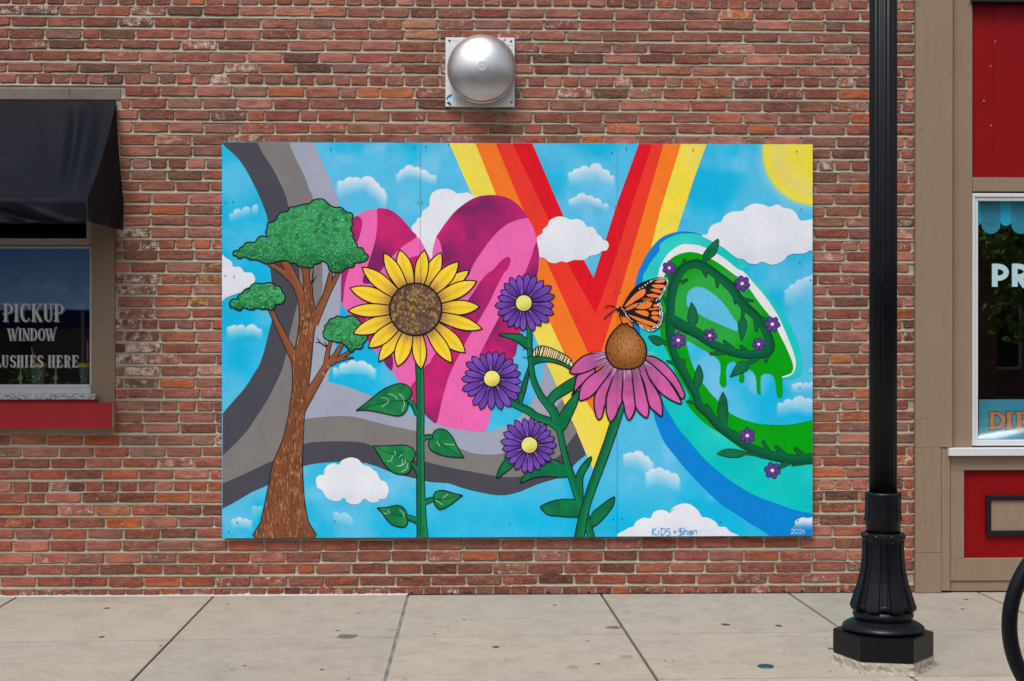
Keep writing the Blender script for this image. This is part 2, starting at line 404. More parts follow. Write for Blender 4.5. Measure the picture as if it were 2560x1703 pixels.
# twig by the lamp, teal utility cap
p = on_ground(2080, 1624); bm = bmesh.new(); tube(bm, [p+Vector((-0.02, 0, 0.006)), p+Vector((0.02, -0.004, 0.007)), p+Vector((0.045, 0.003, 0.006))], 0.003, 6)
tag(obj('twig', bm, M['gum']), 'thin dark twig lying on the concrete against the lamp post plinth', 'twig')
p = on_ground(1914, 1667); bm = bmesh.new()
rc = 20.5*(p.y-CAM[1])/FPX
lathe(bm, [(rc, 0), (rc, 0.003), (rc*0.94, 0.0055), (rc*0.55, 0.006), (rc*0.5, 0.0045), (0.004, 0.0045)], 32)
o = obj('utility_cap', bm, M['teal'], smooth=False); o.location = (p.x, p.y, 0.0005)
tag(o, 'round teal painted utility cap set flat in the sidewalk', 'utility cap')
bm = bmesh.new(); lathe(bm, [(0.006, 0), (0.006, 0.0075), (0.001, 0.008)], 8); s_ = obj('cap_bolt', bm, M['gum'], o); s_.matrix_parent_inverse = Matrix(); s_.location = (0, 0, 0)

# ================================================================== BRICK WALL
MW, MH, MZ, MY = 3.658, 2.438, 0.362, -0.040     # mural: width, height, lower edge, front plane
OPX = at(289, 700).x                              # right edge of the pickup window opening
LINT_Z0, LINT_Z1 = at(150, 250).z, at(150, 221).z
OPEN_Z0 = at(200, 1072).z + 0.004
WALL_R = at(2284, 700).x
wall = empty('brick_wall', (0, 0.1, 0))
tag(wall, 'red brick wall with pale mortar behind the painted mural', 'wall')
XL = -5.6
bm = bmesh.new()
for x0, x1, z0, z1 in ((OPX, WALL_R, -0.1, 6.0), (XL, OPX, LINT_Z1-0.001, 6.0), (XL, OPX, -0.1, OPEN_Z0)):
    bbox(bm, x0, x1, 0.0, 0.28, z0, z1)
MORTAR_BM = bm
bm = bmesh.new(); xa, xb = XL, at(303, 235).x
n = 26
for i in range(n):                                # lintel with chipped upper edge
    a, b = xa+(xb-xa)*i/n, xa+(xb-xa)*(i+1)/n
    if abs((a+b)/2-at(174, 235).x) < 0.02: continue
lt = box('lintel', xa, xb, -0.006, 0.1, LINT_Z0, LINT_Z1, M['lintel'], wall, bev=0.004)
bm = bmesh.new(); xc = at(174, 235).x
pts = [(xc, LINT_Z1), (xc+0.004, LINT_Z1-0.02), (xc-0.003, LINT_Z1-0.045), (xc+0.001, LINT_Z0)]
for (a, b), (c, d) in zip(pts, pts[1:]):
    v = [bm.verts.new((a-0.0015, -0.0068, b)), bm.verts.new((a+0.0015, -0.0068, b)), bm.verts.new((c+0.0015, -0.0068, d)), bm.verts.new((c-0.0015, -0.0068, d))]; bm.faces.new(v)
obj('lintel_crack', bm, M['dark2'], wall)

# course heights measured at the header courses of the photograph
hy = [(-191, 0), (6, 7), (203, 14), (412, 21), (612, 28), (812, 35), (1013, 42), (1212, 49), (1479, 58)]
def course_y(k):
    for (y0, k0), (y1, k1) in zip(hy, hy[1:]):
        if k <= k1: return y0+(y1-y0)*(k-k0)/(k1-k0)
HEAD = {k for _, k in hy}
PAL = [((152, 92, 80), 26), ((162, 101, 88), 26), ((150, 82, 67), 20), ((134, 78, 66), 16), ((160, 90, 70), 12), ((170, 112, 96), 8), ((140, 96, 88), 15), ((112, 72, 64), 8), ((184, 100, 62), 3.5), ((178, 90, 50), 1.2)]
PALC = [c for c, w in PAL]; PALW = np.array([w for c, w in PAL], float); PALW /= PALW.sum()
def brick_geo(w, h, rnd):
    """irregular hand-struck brick: outline points of the face, arris and back"""
    pts = []; cr = rnd.uniform(0.003, 0.010)
    nx = max(3, int(w/0.034))
    for i in range(nx+1): pts.append((-w/2+cr*(i == 0)-cr*(i == nx)+(w)*i/nx, h/2))
    pts.append((w/2, h/2-cr)); pts.append((w/2, 0)); pts.append((w/2, -h/2+cr))
    for i in range(nx+1): pts.append((w/2-cr*(i == 0)+cr*(i == nx)-w*i/nx, -h/2))
    pts.append((-w/2, -h/2+cr)); pts.append((-w/2, 0)); pts.append((-w/2, h/2-cr))
    tilt = rnd.gauss(0, 0.007)
    return [(x+rnd.gauss(0, 0.0013), z+rnd.gauss(0, 0.0012)*(1 if rnd.random() > 0.05 else 2.6)+x*tilt) for x, z in pts]
def brick_arrays(geo, proud, rnd):
    n = len(geo); V = []; F = []
    for x, z in geo:
        l = math.hypot(x, z*2.5)+1e-6; V.append((x-math.copysign(min(0.0032, abs(x)), x)*0.9, -proud, z-math.copysign(min(0.0032, abs(z)), z)))
    for x, z in geo: V.append((x, -proud+0.0035, z))
    for x, z in geo: V.append((x, 0.012, z))
    F.append(tuple(range(n)))
    for a in (0, n):
        for k in range(n): F.append((a+k, a+n+k, a+n+(k+1)%n, a+(k+1)%n))
    return V, F
def mesh_attr(me, V, F, col, par):
    me.from_pydata(V, [], F)
    a = me.attributes.new('Col', 'FLOAT_COLOR', 'POINT'); a.data.foreach_set('color', np.asarray(col, np.float32).ravel())
    b = me.attributes.new('Par', 'FLOAT_COLOR', 'POINT'); b.data.foreach_set('color', np.asarray(par, np.float32).ravel())
    me.materials.append(M['brick']); me.update()
rb = random.Random(11)
bricks = []
mx0, mx1, mz0, mz1 = -MW/2, MW/2, MZ, MZ+MH
for k in range(2, 60):
    yc, yn = course_y(min(k, 58)), course_y(min(k, 57)+1)
    if k == 59: break
    zc = at(1280, yc).z; pitch = at(1280, 0).z-at(1280, abs(yn-yc) if k < 58 else 28.7).z
    head = k in HEAD; pit = 0.1085 if head else 0.2205
    h = pitch-rb.uniform(0.0155, 0.0185)
    if k == 58: zc += 0.004
    x = XL-rb.uniform(0, 0.1)-(0.11 if k % 2 else 0)
    drift = [0.0]*1
    while x < WALL_R:
        w = pit-rb.uniform(0.012, 0.016)+rb.gauss(0, 0.003)
        if not head and rb.random() < 0.055: w = w*rb.choice((0.47, 0.62, 0.75, 0.47))
        a, b = x, x+w; x = b+rb.uniform(0.011, 0.0165)
        if zc-h/2 < LINT_Z1 and zc+h/2 > OPEN_Z0:
            lim = xb+0.004 if zc > LINT_Z0-0.02 else OPX+0.002
            if b < lim+0.02: continue
            a = max(a, lim)
        if b > WALL_R-0.004: b = WALL_R-0.004
        if b-a < 0.022: continue
        if a > mx0+0.12 and b < mx1-0.12 and zc-h/2 > mz0+0.12 and zc+h/2 < mz1-0.12: continue
        hh = h+rb.gauss(0, 0.0012); zz = zc+rb.gauss(0, 0.0014)+0.0035*math.sin(a*1.3+k*2.1)+0.002*math.sin(a*3.7+k)
        xm = (a+b)/2; px, py = to_px(np.array(xm), np.array(0.), np.array(zz)); px, py = float(px), float(py)
        c = np.array(PALC[rb.choices(range(len(PALC)), PALW)[0]], float); c = (c*0.86+c.mean()*0.14)*np.array((1.05, 1.015, 0.965))
        wv = 0.9+0.1*math.sin(xm*2.3+zz*1.7)
        if py > 1150: c = c*0.97+np.array((2, -4, -6))          # redder, less weathered towards the foot
        if py > 1400: c = c*0.93
        c = c*rb.uniform(0.89, 1.09)+np.array([rb.gauss(0, 3), rb.gauss(0, 2.5), rb.gauss(0, 2)])
        white = max(0, rb.gauss(0.27, 0.15)); yel = 0.0
        if rb.random() < 0.05: white = rb.uniform(0.5, 0.85)
        if rb.random() < 0.035: yel = rb.uniform(0.35, 0.7)
        if 285 < px < 410 and 575 < py < 960 and rb.random() < 0.75: white = rb.uniform(0.5, 0.95); c = c*0.85; yel = rb.uniform(0, 0.4)
        if 385 < px < 560 and 570 < py < 760 and rb.random() < 0.62: yel = rb.uniform(0.42, 0.8); c = c*0.88
        if 780 < px < 1140 and 30 < py < 100 and rb.random() < 0.45: yel = rb.uniform(0.4, 0.65); white = 0.5
        if px > 2030 and rb.random() < 0.4: white = max(white, rb.uniform(0.3, 0.6))
        if py > 1270 and px < 600 and rb.random() < 0.35: yel = rb.uniform(0.25, 0.5)
        vis = 1.0
        if mx0-0.02 < xm < mx1+0.02 and mz0 < zz < mz1: vis = 0.0
        if 2165 < px < 2250 or px < -20 or py < -10: vis = 0.0
        if px < 312 and 245 < py < 1075: vis = 0.0
        if 1113 < px < 1287 and 93 < py < 268: vis = 0.0
        bricks.append(dict(x=xm, z=zz, w=b-a, h=hh, col=L3(np.clip(c, 20, 235)), par=(white, yel, rb.random(), 1), proud=rb.uniform(0.0075, 0.0115), area=vis*(b-a)*hh*rb.uniform(0.98, 1.0)))
bm = MORTAR_BM; rbm = random.Random(3)
for k in range(2, 58):                             # bed joints struck to a slope: deep under the upper brick, nearly flush on the lower one
    zj = at(1280, (course_y(k)+course_y(k+1))/2).z
    xs_ = OPX+0.002 if OPEN_Z0 < zj < LINT_Z1 else XL
    if OPEN_Z0 < zj and LINT_Z0-0.03 < zj < LINT_Z1+0.01: xs_ = xb+0.002
    n_ = int((WALL_R-xs_)/0.028); pr = None
    for i in range(n_+1):
        X_ = xs_+(WALL_R-xs_)*i/n_; dz = 0.00175*(math.sin(X_*1.3+k*2.1)+math.sin(X_*1.3+(k+1)*2.1))
        row = [bm.verts.new((X_, -0.0005, zj+dz+0.013)), bm.verts.new((X_, -0.002+rbm.gauss(0, 0.0005), zj+dz+0.006+rbm.gauss(0, 0.001))), bm.verts.new((X_, -0.0068+rbm.gauss(0, 0.0007), zj+dz-0.006+rbm.gauss(0, 0.0012))), bm.verts.new((X_, -0.0045, zj+dz-0.011))]
        if pr:
            for q in range(3): bm.faces.new((pr[q], pr[q+1], row[q+1], row[q]))
        pr = row
obj('mortar', bm, M['mortar'], wall)
order = sorted(range(len(bricks)), key=lambda i: -bricks[i]['area'])
solo = set(order[:300])
FV, FF, FC, FP = [], [], [], []
for i, b in enumerate(bricks):
    V, F = brick_arrays(brick_geo(b['w'], b['h'], rb), b['proud'], rb)
    if i in solo:
        me = bpy.data.meshes.new('brick'); mesh_attr(me, V, F, [(*b['col'], 1)]*len(V), [b['par']]*len(V))
        o = bpy.data.objects.new('brick', me); o.location = (b['x'], 0, b['z']); C.objects.link(o); child(o, wall)
    else:
        n0 = len(FV); FV += [(x+b['x'], y, z+b['z']) for x, y, z in V]; FF += [tuple(q+n0 for q in f) for f in F]
        FC += [(*b['col'], 1)]*len(V); FP += [b['par']]*len(V)
me = bpy.data.meshes.new('brick_field'); mesh_attr(me, FV, FF, FC, FP)
o = bpy.data.objects.new('brick_field', me); C.objects.link(o); child(o, wall); tag(o, kind='stuff')

# ================================================================== MURAL
mural = empty('mural', (0, MY, MZ))
tag(mural, 'colourful mural spelling love with tree, heart, flowers and butterfly on white panels', 'mural')
TILES = dict(A=(540,340), B=(540,680), Q=(540,1010), D=(920,340), E=(920,680), F=(920,1010), G=(1300,340), H=(1300,680), I=(1300,1010), J=(1650,340), K=(1650,680), N=(1650,1010))
def T(t, *xy):
    """measured points: T('A', x, y, x, y, ...) inside one enlarged crop of the photograph"""
    ox, oy = TILES[t]; v = xy
    return [(ox+v[i]/4.48, oy+v[i+1]/4.48) for i in range(0, len(v), 2)]
def smooth(P, n=5, closed=True):
    P = np.asarray(P, float); m = len(P); out = []
    for i in range(m if closed else m-1):
        if closed: a, b, c, d = P[(i-1)%m], P[i], P[(i+1)%m], P[(i+2)%m]
        else: a, b, c, d = P[max(i-1, 0)], P[i], P[i+1], P[min(i+2, m-1)]
        if np.hypot(*(c-b)) < 1e-6: out.append(b); continue
        for q in range(n):
            t = q/n
            out.append(0.5*((2*b)+(c-a)*t+(2*a-5*b+4*c-d)*t*t+(3*b-a-3*c+d)*t**3))
    if not closed: out.append(P[-1])
    return [tuple(p) for p in out]

def vnoise(x, y, s, seed=0, oct=3):
    """value noise 0..1 in photograph pixels"""
    x = np.asarray(x, float); y = np.asarray(y, float); out = np.zeros_like(x); amp = 1.0; tot = 0
    for o in range(oct):
        g = np.random.default_rng(seed*17+o).random((257, 257)); u, v = x/s*2**o+31.7*seed, y/s*2**o+11.3*seed
        i, j = np.floor(u).astype(int), np.floor(v).astype(int); fu, fv = u-i, v-j
        fu = fu*fu*(3-2*fu); fv = fv*fv*(3-2*fv); i %= 256; j %= 256
        out += amp*((g[i, j]*(1-fu)+g[i+1, j]*fu)*(1-fv)+(g[i, j+1]*(1-fu)+g[i+1, j+1]*fu)*fv); tot += amp; amp *= 0.5
    return out/tot
def sstep(a, b, v):
    t = np.clip((v-a)/(b-a), 0, 1); return t*t*(3-2*t)

LAY = 1e-4
class Art:
    """one painted motif: flat areas and strokes, in photograph pixels on the mural plane, stacked in thin coats"""
    def __init__(s, name, base): s.name = name; s.V = []; s.L = []; s.C = []; s.F = []; s.l = base; s.k = 0
    def up(s, k=1): s.l += k; return s
    def _add(s, pts, faces, cols):
        n0 = len(s.V); s.k = (s.k+1) % 16; s.V += [tuple(p) for p in pts]; s.L += [s.l+s.k*0.06]*len(pts)
        s.C += [tuple(c) for c in cols]; s.F += [tuple(q+n0 for q in f) for f in faces]
    def fill(s, P, col, cell=None, fn=None):
        P = [tuple(p) for p in P]
        clean = [P[0]]
        for p in P[1:]:
            if math.hypot(p[0]-clean[-1][0], p[1]-clean[-1][1]) > 0.05: clean.append(p)
        P = clean
        tris = tessellate_polygon([[Vector((x, -y, 0)) for x, y in P]])
        if not cell:
            c = L3(col); s._add(P, tris, [c]*len(P)); return s
        bm = bmesh.new(); vs = [bm.verts.new((x, y, 0)) for x, y in P]
        for t in tris:
            try: bm.faces.new([vs[q] for q in t])
            except ValueError: pass
        A = np.array(P); lo, hi = A.min(0), A.max(0)
        for ax in (0, 1):
            g = lo[ax]+cell
            while g < hi[ax]:
                co = [0, 0, 0]; co[ax] = g; no = [0, 0, 0]; no[ax] = 1
                bmesh.ops.bisect_plane(bm, geom=bm.verts[:]+bm.edges[:]+bm.faces[:], plane_co=co, plane_no=no); g += cell
        bm.verts.index_update(); pts = np.array([v.co[:2] for v in bm.verts])
        s._add(pts, [[v.index for v in f.verts] for f in bm.faces], lin(fn(pts[:,0], pts[:,1]))); bm.free()
        return s
    def ribbon(s, P, w, col, closed=False, side=None):
        """stroke of varying width; side = colour of the other edge"""
        P = np.asarray(P, float); n = len(P)
        W = np.full(n, w, float) if np.isscalar(w) else np.asarray(w, float)
        if closed: T_ = np.roll(P, -1, 0)-np.roll(P, 1, 0)
        else: T_ = np.gradient(P, axis=0)
        T_ /= np.maximum(np.linalg.norm(T_, axis=1), 1e-6)[:,None]
        N_ = np.stack([-T_[:,1], T_[:,0]], 1)
        c = L3(col); c2 = L3(side) if side is not None else c
        if side is None:
            pts = np.concatenate([P+N_*W[:,None]/2, P-N_*W[:,None]/2]); cols = [c]*(2*n); k = 2
        else:
            pts = np.concatenate([P+N_*W[:,None]/2, P, P-N_*W[:,None]/2]); cols = [c]*n+[tuple(0.5*np.array(c)+0.5*np.array(c2))]*n+[c2]*n; k = 3
        F = []
        for i in range(n if closed else n-1):
            j = (i+1) % n
            for q in range(k-1): F.append((q*n+i, q*n+j, (q+1)*n+j, (q+1)*n+i))
        s._add(pts, F, cols); return s
    def disc(s, x, y, r, col, n=10, ry=None):
        pts = [(x+r*math.cos(2*PI*k/n), y+(ry or r)*math.sin(2*PI*k/n)) for k in range(n)]
        s._add(pts, [tuple(range(n))], [L3(col)]*n); return s
    def outlined(s, P, col, w=2.6, ink=(28, 26, 36), sm=4, cell=None, fn=None):
        Q = smooth(P, sm) if sm else P
        s.fill(Q, col, cell, fn); s.up(); s.ribbon(Q, w, ink, closed=True); return s
    def build(s):
        P = np.array(s.V); Lr = np.array(s.L, float); W = np.empty((len(P), 3))
        for l in np.unique(Lr):
            m = Lr == l; W[m] = at_many(P[m], MY-0.0002-LAY*l)
        me = bpy.data.meshes.new(s.name); me.from_pydata([tuple(v) for v in W], [], s.F)
        a = me.attributes.new('Col', 'FLOAT_COLOR', 'POINT')
        a.data.foreach_set('color', np.concatenate([np.array(s.C), np.ones((len(P), 1))], 1).astype(np.float32).ravel())
        bm = bmesh.new(); bm.from_mesh(me)
        def cut(co, no, **k): bmesh.ops.bisect_plane(bm, geom=bm.verts[:]+bm.edges[:]+bm.faces[:], plane_co=co, plane_no=no, **k)
        x0, x1 = W[:,0].min(), W[:,0].max(); z0, z1 = W[:,2].min(), W[:,2].max()
        e = 0.0012
        if x0 < -MW/2+e: cut((-MW/2+e, 0, 0), (-1, 0, 0), clear_outer=True)
        if x1 > MW/2-e: cut((MW/2-e, 0, 0), (1, 0, 0), clear_outer=True)
        if z0 < MZ+e: cut((0, 0, MZ+e), (0, 0, -1), clear_outer=True)
        if z1 > MZ+MH-e: cut((0, 0, MZ+MH-e), (0, 0, 1), clear_outer=True)
        for sx in (-MW/6, MW/6):
            if x0 < sx < x1:
                cut((sx-SEAM, 0, 0), (1, 0, 0)); cut((sx+SEAM, 0, 0), (1, 0, 0))
                bmesh.ops.delete(bm, geom=[f for f in bm.faces if abs(f.calc_center_median().x-sx) < SEAM], context='FACES')
        for f in bm.faces:
            f.normal_update()
            if f.normal.y > 0: f.normal_flip()
        bm.to_mesh(me); bm.free(); me.materials.append(M['paint']); me.update()
        o = bpy.data.objects.new(s.name, me); C.objects.link(o); child(o, mural); return o
SEAM = 0.0011

# ---- the three panels with the airbrushed sky
CLOUDS = [
 ([(852,465,14),(875,458,16),(890,456,14),(917,457,17),(922,459,18),(936,468,14),(949,482,14),(962,492,10)], 46, .95),
 ([(996,445,11),(1009,434,12),(1023,426,14),(1041,431,14),(1058,438,14),(1072,445,10),(1086,447,10)], 28, .9),
 ([(578,543,10),(594,532,11),(616,527,11),(640,521,10)], 28, .8),
 ([(573,827,11),(585,823,11),(602,823,12),(629,825,15),(647,834,13)], 32, .9),
 ([(837,928,10),(861,921,14),(881,914,14),(904,917,16),(920,923,13),(933,932,12)], 36, .9),
 ([(582,1305,9),(598,1302,10),(614,1305,9),(627,1307,7)], 26, .8), ([(636,1275,11),(652,1273,9)], 22, .5),
 ([(839,1289,11),(861,1296,15),(878,1302,9)], 26, .55),
 ([(1425,440,10),(1443,434,13),(1461,429,15),(1490,423,16),(1512,436,13),(1530,449,11)], 36, .9),
 ([(1427,507,10),(1438,503,11),(1454,496,14),(1474,501,13),(1492,507,12),(1514,521,13)], 22, .9),
 ([(1563,1144,10),(1575,1142,11),(1595,1142,16),(1612,1153,14),(1626,1166,13)], 40, .9),
 ([(1619,1189,10),(1632,1182,11),(1648,1182,14),(1666,1186,11),(1684,1195,13),(1695,1204,10)], 44, .85),
 ([(1967,734,11),(1983,722,12),(2000,711,13),(2018,705,14),(2032,698,12)], 48, .7),
 ([(1985,970,11),(1998,968,13),(2016,966,10),(2032,962,9)], 22, .75), ([(1951,1019,13),(1971,1010,13),(1998,1006,17),(2021,1008,13),(2035,1010,10)], 44, .8),
 ([(2027,928,9),(2036,925,8)], 40, .5)]
def sky_rgb(x, y):
    n = vnoise(x, y, 150, 3, 4); n2 = vnoise(x, y, 55, 5, 3); n3 = vnoise(x, y, 260, 9, 2)
    deep = np.array((12, 184, 232.)); mid = np.array((84, 194, 236.)); pale = np.array((128, 200, 242.))
    c = deep+(mid-deep)*sstep(.30, .58, n)[:,None]
    c = c+(pale-c)*(0.75*sstep(.50, .75, n2*0.6+n3*0.4))[:,None]
    low = sstep(1180, 1300, y)*sstep(880, 1100, x); c = c+(deep-c)*(0.55*low)[:,None]
    for circ, h, a in CLOUDS:
        x0 = min(q[0]-q[2] for q in circ); x1 = max(q[0]+q[2] for q in circ); m = (x > x0) & (x < x1)
        yt = np.full(x.shape, 1e9)
        for cx, cy, r in circ:
            d = r*r-(x-cx)**2; yt = np.where(d > 0, np.minimum(yt, cy-np.sqrt(np.maximum(d, 0))), yt)
        cs_ = sorted(circ); ys_ = np.interp(x, [q[0] for q in cs_], np.convolve(np.pad([q[1]-0.7*q[2] for q in cs_], 1, 'edge'), [.25, .5, .25], 'valid'))
        d = y-yt; al = a*sstep(-1.0, 2.0, d)*np.clip(1-(y-ys_)/(h*(0.8+0.4*vnoise(x, y, 50, 21, 2))), 0, 1)**1.1*m
        al = np.where(yt < 1e8, al, 0)*sstep(0, 10, x-x0)*sstep(0, 10, x1-x)
        c = c+(np.array((228, 234, 246.))-c)*al[:,None]
    # sun in the corner
    rr = np.hypot(x-2040, y-380); s = sstep(140, 128, rr)
    sc = np.array((238, 222, 74.))+(np.array((230, 216, 112.))-np.array((238, 222, 74.)))*(sstep(122, 100, rr)*sstep(60, 88, rr))[:,None]
    c = c+(np.array((150, 210, 225.))-c)*(0.55*sstep(160, 136, rr))[:,None]
    c = c+(sc-c)*s[:,None]
    return c
for i in range(3):
    xa, xb = -MW/2+i*MW/3+(SEAM if i else 0), -MW/2+(i+1)*MW/3-(SEAM if i < 2 else 0)
    nx, nz = 250, 500
    X, Z = np.meshgrid(np.linspace(xa, xb, nx+1), np.linspace(MZ, MZ+MH, nz+1)); X, Z = X.ravel(), Z.ravel()
    px, py = to_px(X, np.full_like(X, MY), Z)
    col = lin(sky_rgb(px, py))
    idx = np.arange((nx+1)*(nz+1)).reshape(nz+1, nx+1)
    F = np.stack([idx[:-1,:-1], idx[:-1,1:], idx[1:,1:], idx[1:,:-1]], -1).reshape(-1, 4)
    V = np.stack([X, np.full_like(X, MY), Z], 1)
    nb = len(V); V = np.concatenate([V, [(x, y, z) for z in (MZ, MZ+MH) for y in (MY, MY+0.017) for x in (xa, xb)]])
    side = np.array([(0,2,3,1),(4,5,7,6),(2,6,7,3),(0,4,6,2),(1,3,7,5)])+nb
    me = bpy.data.meshes.new('panel')
    me.vertices.add(len(V)); me.vertices.foreach_set('co', V.ravel().astype(np.float32))
    AF = np.concatenate([F, side]); me.loops.add(AF.size); me.loops.foreach_set('vertex_index', AF.ravel().astype(np.int32))
    me.polygons.add(len(AF)); me.polygons.foreach_set('loop_start', (np.arange(len(AF))*4).astype(np.int32))
    me.update(calc_edges=True); me.validate()
    a = me.attributes.new('Col', 'FLOAT_COLOR', 'POINT')
    cc = np.concatenate([col, np.tile(lin((206, 214, 220)), (8, 1))]); a.data.foreach_set('color', np.concatenate([cc, np.ones((len(cc), 1))], 1).astype(np.float32).ravel())
    me.materials.append(M['paint'])
    o = bpy.data.objects.new('panel', me); C.objects.link(o); child(o, mural)
    for zz in (MZ+0.25, MZ+1.2, MZ+2.2):
        box('batten', xa+0.08, xb-0.08, MY+0.0172, -0.0112, zz, zz+0.06, M['tan'], mural, bev=0)

INK = (30, 27, 36)
# ---- grey letter L
b0 = T('A',55,72, 130,145, 230,235, 330,370, 430,560, 500,710, 560,870, 580,960, 600,1200, 605,1460)+T('B',612,10, 625,130, 630,330, 625,540, 600,640, 575,740, 540,880, 490,1030, 430,1130, 330,1290, 200,1440, 95,1560)+T('Q',75,105)
b1 = T('A',460,70, 520,190, 620,340, 700,490, 770,640, 800,740, 870,1000, 925,1400)+T('B',935,20, 935,150, 915,330, 880,480, 820,720, 790,900, 740,1090, 640,1310, 560,1460)+T('Q',430,180, 350,300, 220,440, 72,585)
b2 = T('A',815,70, 860,180, 920,310, 990,450, 1040,590, 1090,700, 1150,1000, 1190,1410)+T('B',1190,20, 1190,220, 1120,600, 1060,1000, 1000,1250)+T('Q',940,40, 930,172)
b3 = T('A',1085,70, 1150,200, 1250,420, 1320,590, 1370,720, 1400,1000, 1410,1500)+T('B',1405,60, 1395,360, 1385,480, 1345,800, 1300,1000, 1252,1228)
top_l = T('B',1450,1278, 1600,1335, 1740,1390)+T('F',260,40, 440,95, 620,170, 770,215, 900,258, 1100,297, 1300,307, 1400,295, 1560,240, 1710,140)+T('H',90,1500, 200,1350, 240,1220, 272,1010)
b4 = T('Q',1000,168, 1200,145, 1430,135, 1600,155, 1790,205)+T('F',200,235, 400,275, 550,310, 650,345, 900,430, 1020,490, 1150,545, 1330,568, 1500,555)+T('I',60,470, 200,360, 330,200)+T('H',390,1530, 475,1430)
b5 = T('Q',72,893, 240,820, 420,735, 560,670, 660,625, 800,530, 980,450, 1150,425, 1400,418, 1620,430, 1760,470)+T('F',280,550, 520,625, 640,645, 900,710, 1200,765, 1440,810, 1600,820, 1760,800)+T('I',200,700, 380,620, 460,560, 520,470, 640,310)
b6 = T('Q',72,1175, 230,1090, 400,990, 590,905, 780,780, 975,700, 1150,665, 1330,650, 1500,650, 1700,665)+T('F',0,672, 100,700, 220,750, 380,800, 540,838, 640,865, 750,880, 900,890, 1020,930, 1140,965, 1300,1000, 1420,1020, 1560,1020, 1700,985)+T('I',0,985, 200,900, 400,840, 550,800, 600,690, 740,570)
o_ = lambda P: smooth(P, 3, False)
rt = lambda P: list(reversed(P))
a = Art('painted_letter', 1)
a.fill(o_(b0)+o_(b6)+T('I',640,310)+T('H',475,1430, 290,1020)+rt(o_(top_l))+rt(o_(b3)), (74, 74, 84))
a.up().fill(o_(b1)+o_(b5)+T('H',475,1430, 290,1020)+rt(o_(top_l))+rt(o_(b3)), (128, 124, 124))
a.up().fill(o_(b2)+o_(b4)+T('H',290,1020)+rt(o_(top_l))+rt(o_(b3)), (162, 168, 188))
tag(a.build(), 'painted letter L in three bands of grey')
# ---- white cloud behind the heart, then rainbow V
WC = (231, 235, 245)
def cloud_fn(P, base=WC, low=(206, 216, 232)):
    A = np.array(P); y0, y1 = A[:,1].min(), A[:,1].max()
    def fn(x, y):
        t = (sstep(0.45, 1.0, (y-y0)/(y1-y0))*0.55*vnoise(x, y, 60, 4, 2)*1.4)[:,None]
        return np.array(base, float)*(1-t)+np.array(low, float)*t
    return fn
def cloud(P, base, soft=True):
    Q = smooth(P, 4); a = Art('painted_cloud', base); a.fill(Q, WC, 14, cloud_fn(Q)); return a.build()
cloud(T('D',490,1040, 510,990, 545,960, 548,930, 600,900, 615,840, 690,780, 692,700, 740,620, 860,590, 950,612, 992,645, 1060,640, 1120,635, 1180,670, 1260,720, 1100,1000, 900,1300, 712,1420, 560,1200), 5)
def yel(x, y): n = vnoise(x, y, 60, 2, 3)[:,None]; return np.array((248, 226, 48.))*(1-n*0.9)+np.array((238, 218, 118.))*n*0.9
a = Art('painted_letter', 2)
Vd = [(1486, 1180)]
a.fill([(1120.5,352),(1331,827),(1486,1180),(1600,850),(1692,579),(1735,447),(1770,352),(1704,352),(1650,525),(1624,612),(1596,760),(1550,900),(1500,1000),(1384,800),(1196,352)], (247, 225, 58), 12, yel)
a.up().fill([(1186,352),(1239,485),(1372,800),(1407,876),(1450,980),(1490,1040),(1560,920),(1604,760),(1629,612),(1651,525),(1705,352),(1657,352),(1550,680),(1500,830),(1470,840),(1390,680),(1320,525),(1245,352)], (249, 124, 38))
a.up().fill([(1236.5,352),(1308.4,525),(1378,680),(1469.6,881),(1487,925),(1505,874),(1565.6,680),(1661.5,352),(1615,352),(1545,577),(1515,670),(1489,740),(1440,660),(1386,544),(1292,352)], (238, 58, 44))
a.up().fill([(1279,352),(1300,400),(1374,554),(1429.5,680),(1489.3,784),(1527.7,680),(1559,576.6),(1633,352),(1600,352),(1545.5,500.7),(1484,694.5),(1459.6,650),(1409,541),(1328,352)], (226, 20, 38))
tag(a.build(), 'painted letter V in yellow, orange and red bands')
# ---- pink heart
PK, DM = (240, 106, 182), (158, 32, 100)
def mag(x, y): n = np.clip(vnoise(x, y, 60, 8, 3)*2.1-0.55, 0, 1)[:,None]; return np.array((130, 34, 100.))*(1-n)+np.array((206, 38, 116.))*n
heart = (T('D',712,1382, 640,1260, 585,1160, 530,1110, 490,1060, 420,970, 330,880, 240,825, 170,812, 100,818, 0,830)+T('A',1620,865, 1545,915, 1500,1000, 1460,1250, 1412,1500)+T('B',1405,100, 1400,330, 1430,390, 1520,520, 1700,780)
   +T('E',60,860, 180,1000, 270,1110, 350,1240, 440,1350, 540,1490)+T('F',632,100, 700,180, 770,212, 900,256, 1100,296, 1298,306, 1340,240, 1370,130, 1400,0)+T('E',1560,1300, 1640,950, 1670,850, 1720,640)+T('G',190,1568, 212,1400, 215,1290, 185,1150, 150,1030, 85,915)
   +T('D',1790,905, 1700,790, 1600,710, 1480,668, 1340,662, 1200,690, 1080,760, 960,860, 850,1000, 790,1090, 765,1130, 725,1270))
a = Art('painted_heart', 8); a.fill(smooth(heart, 3), PK); a.up()
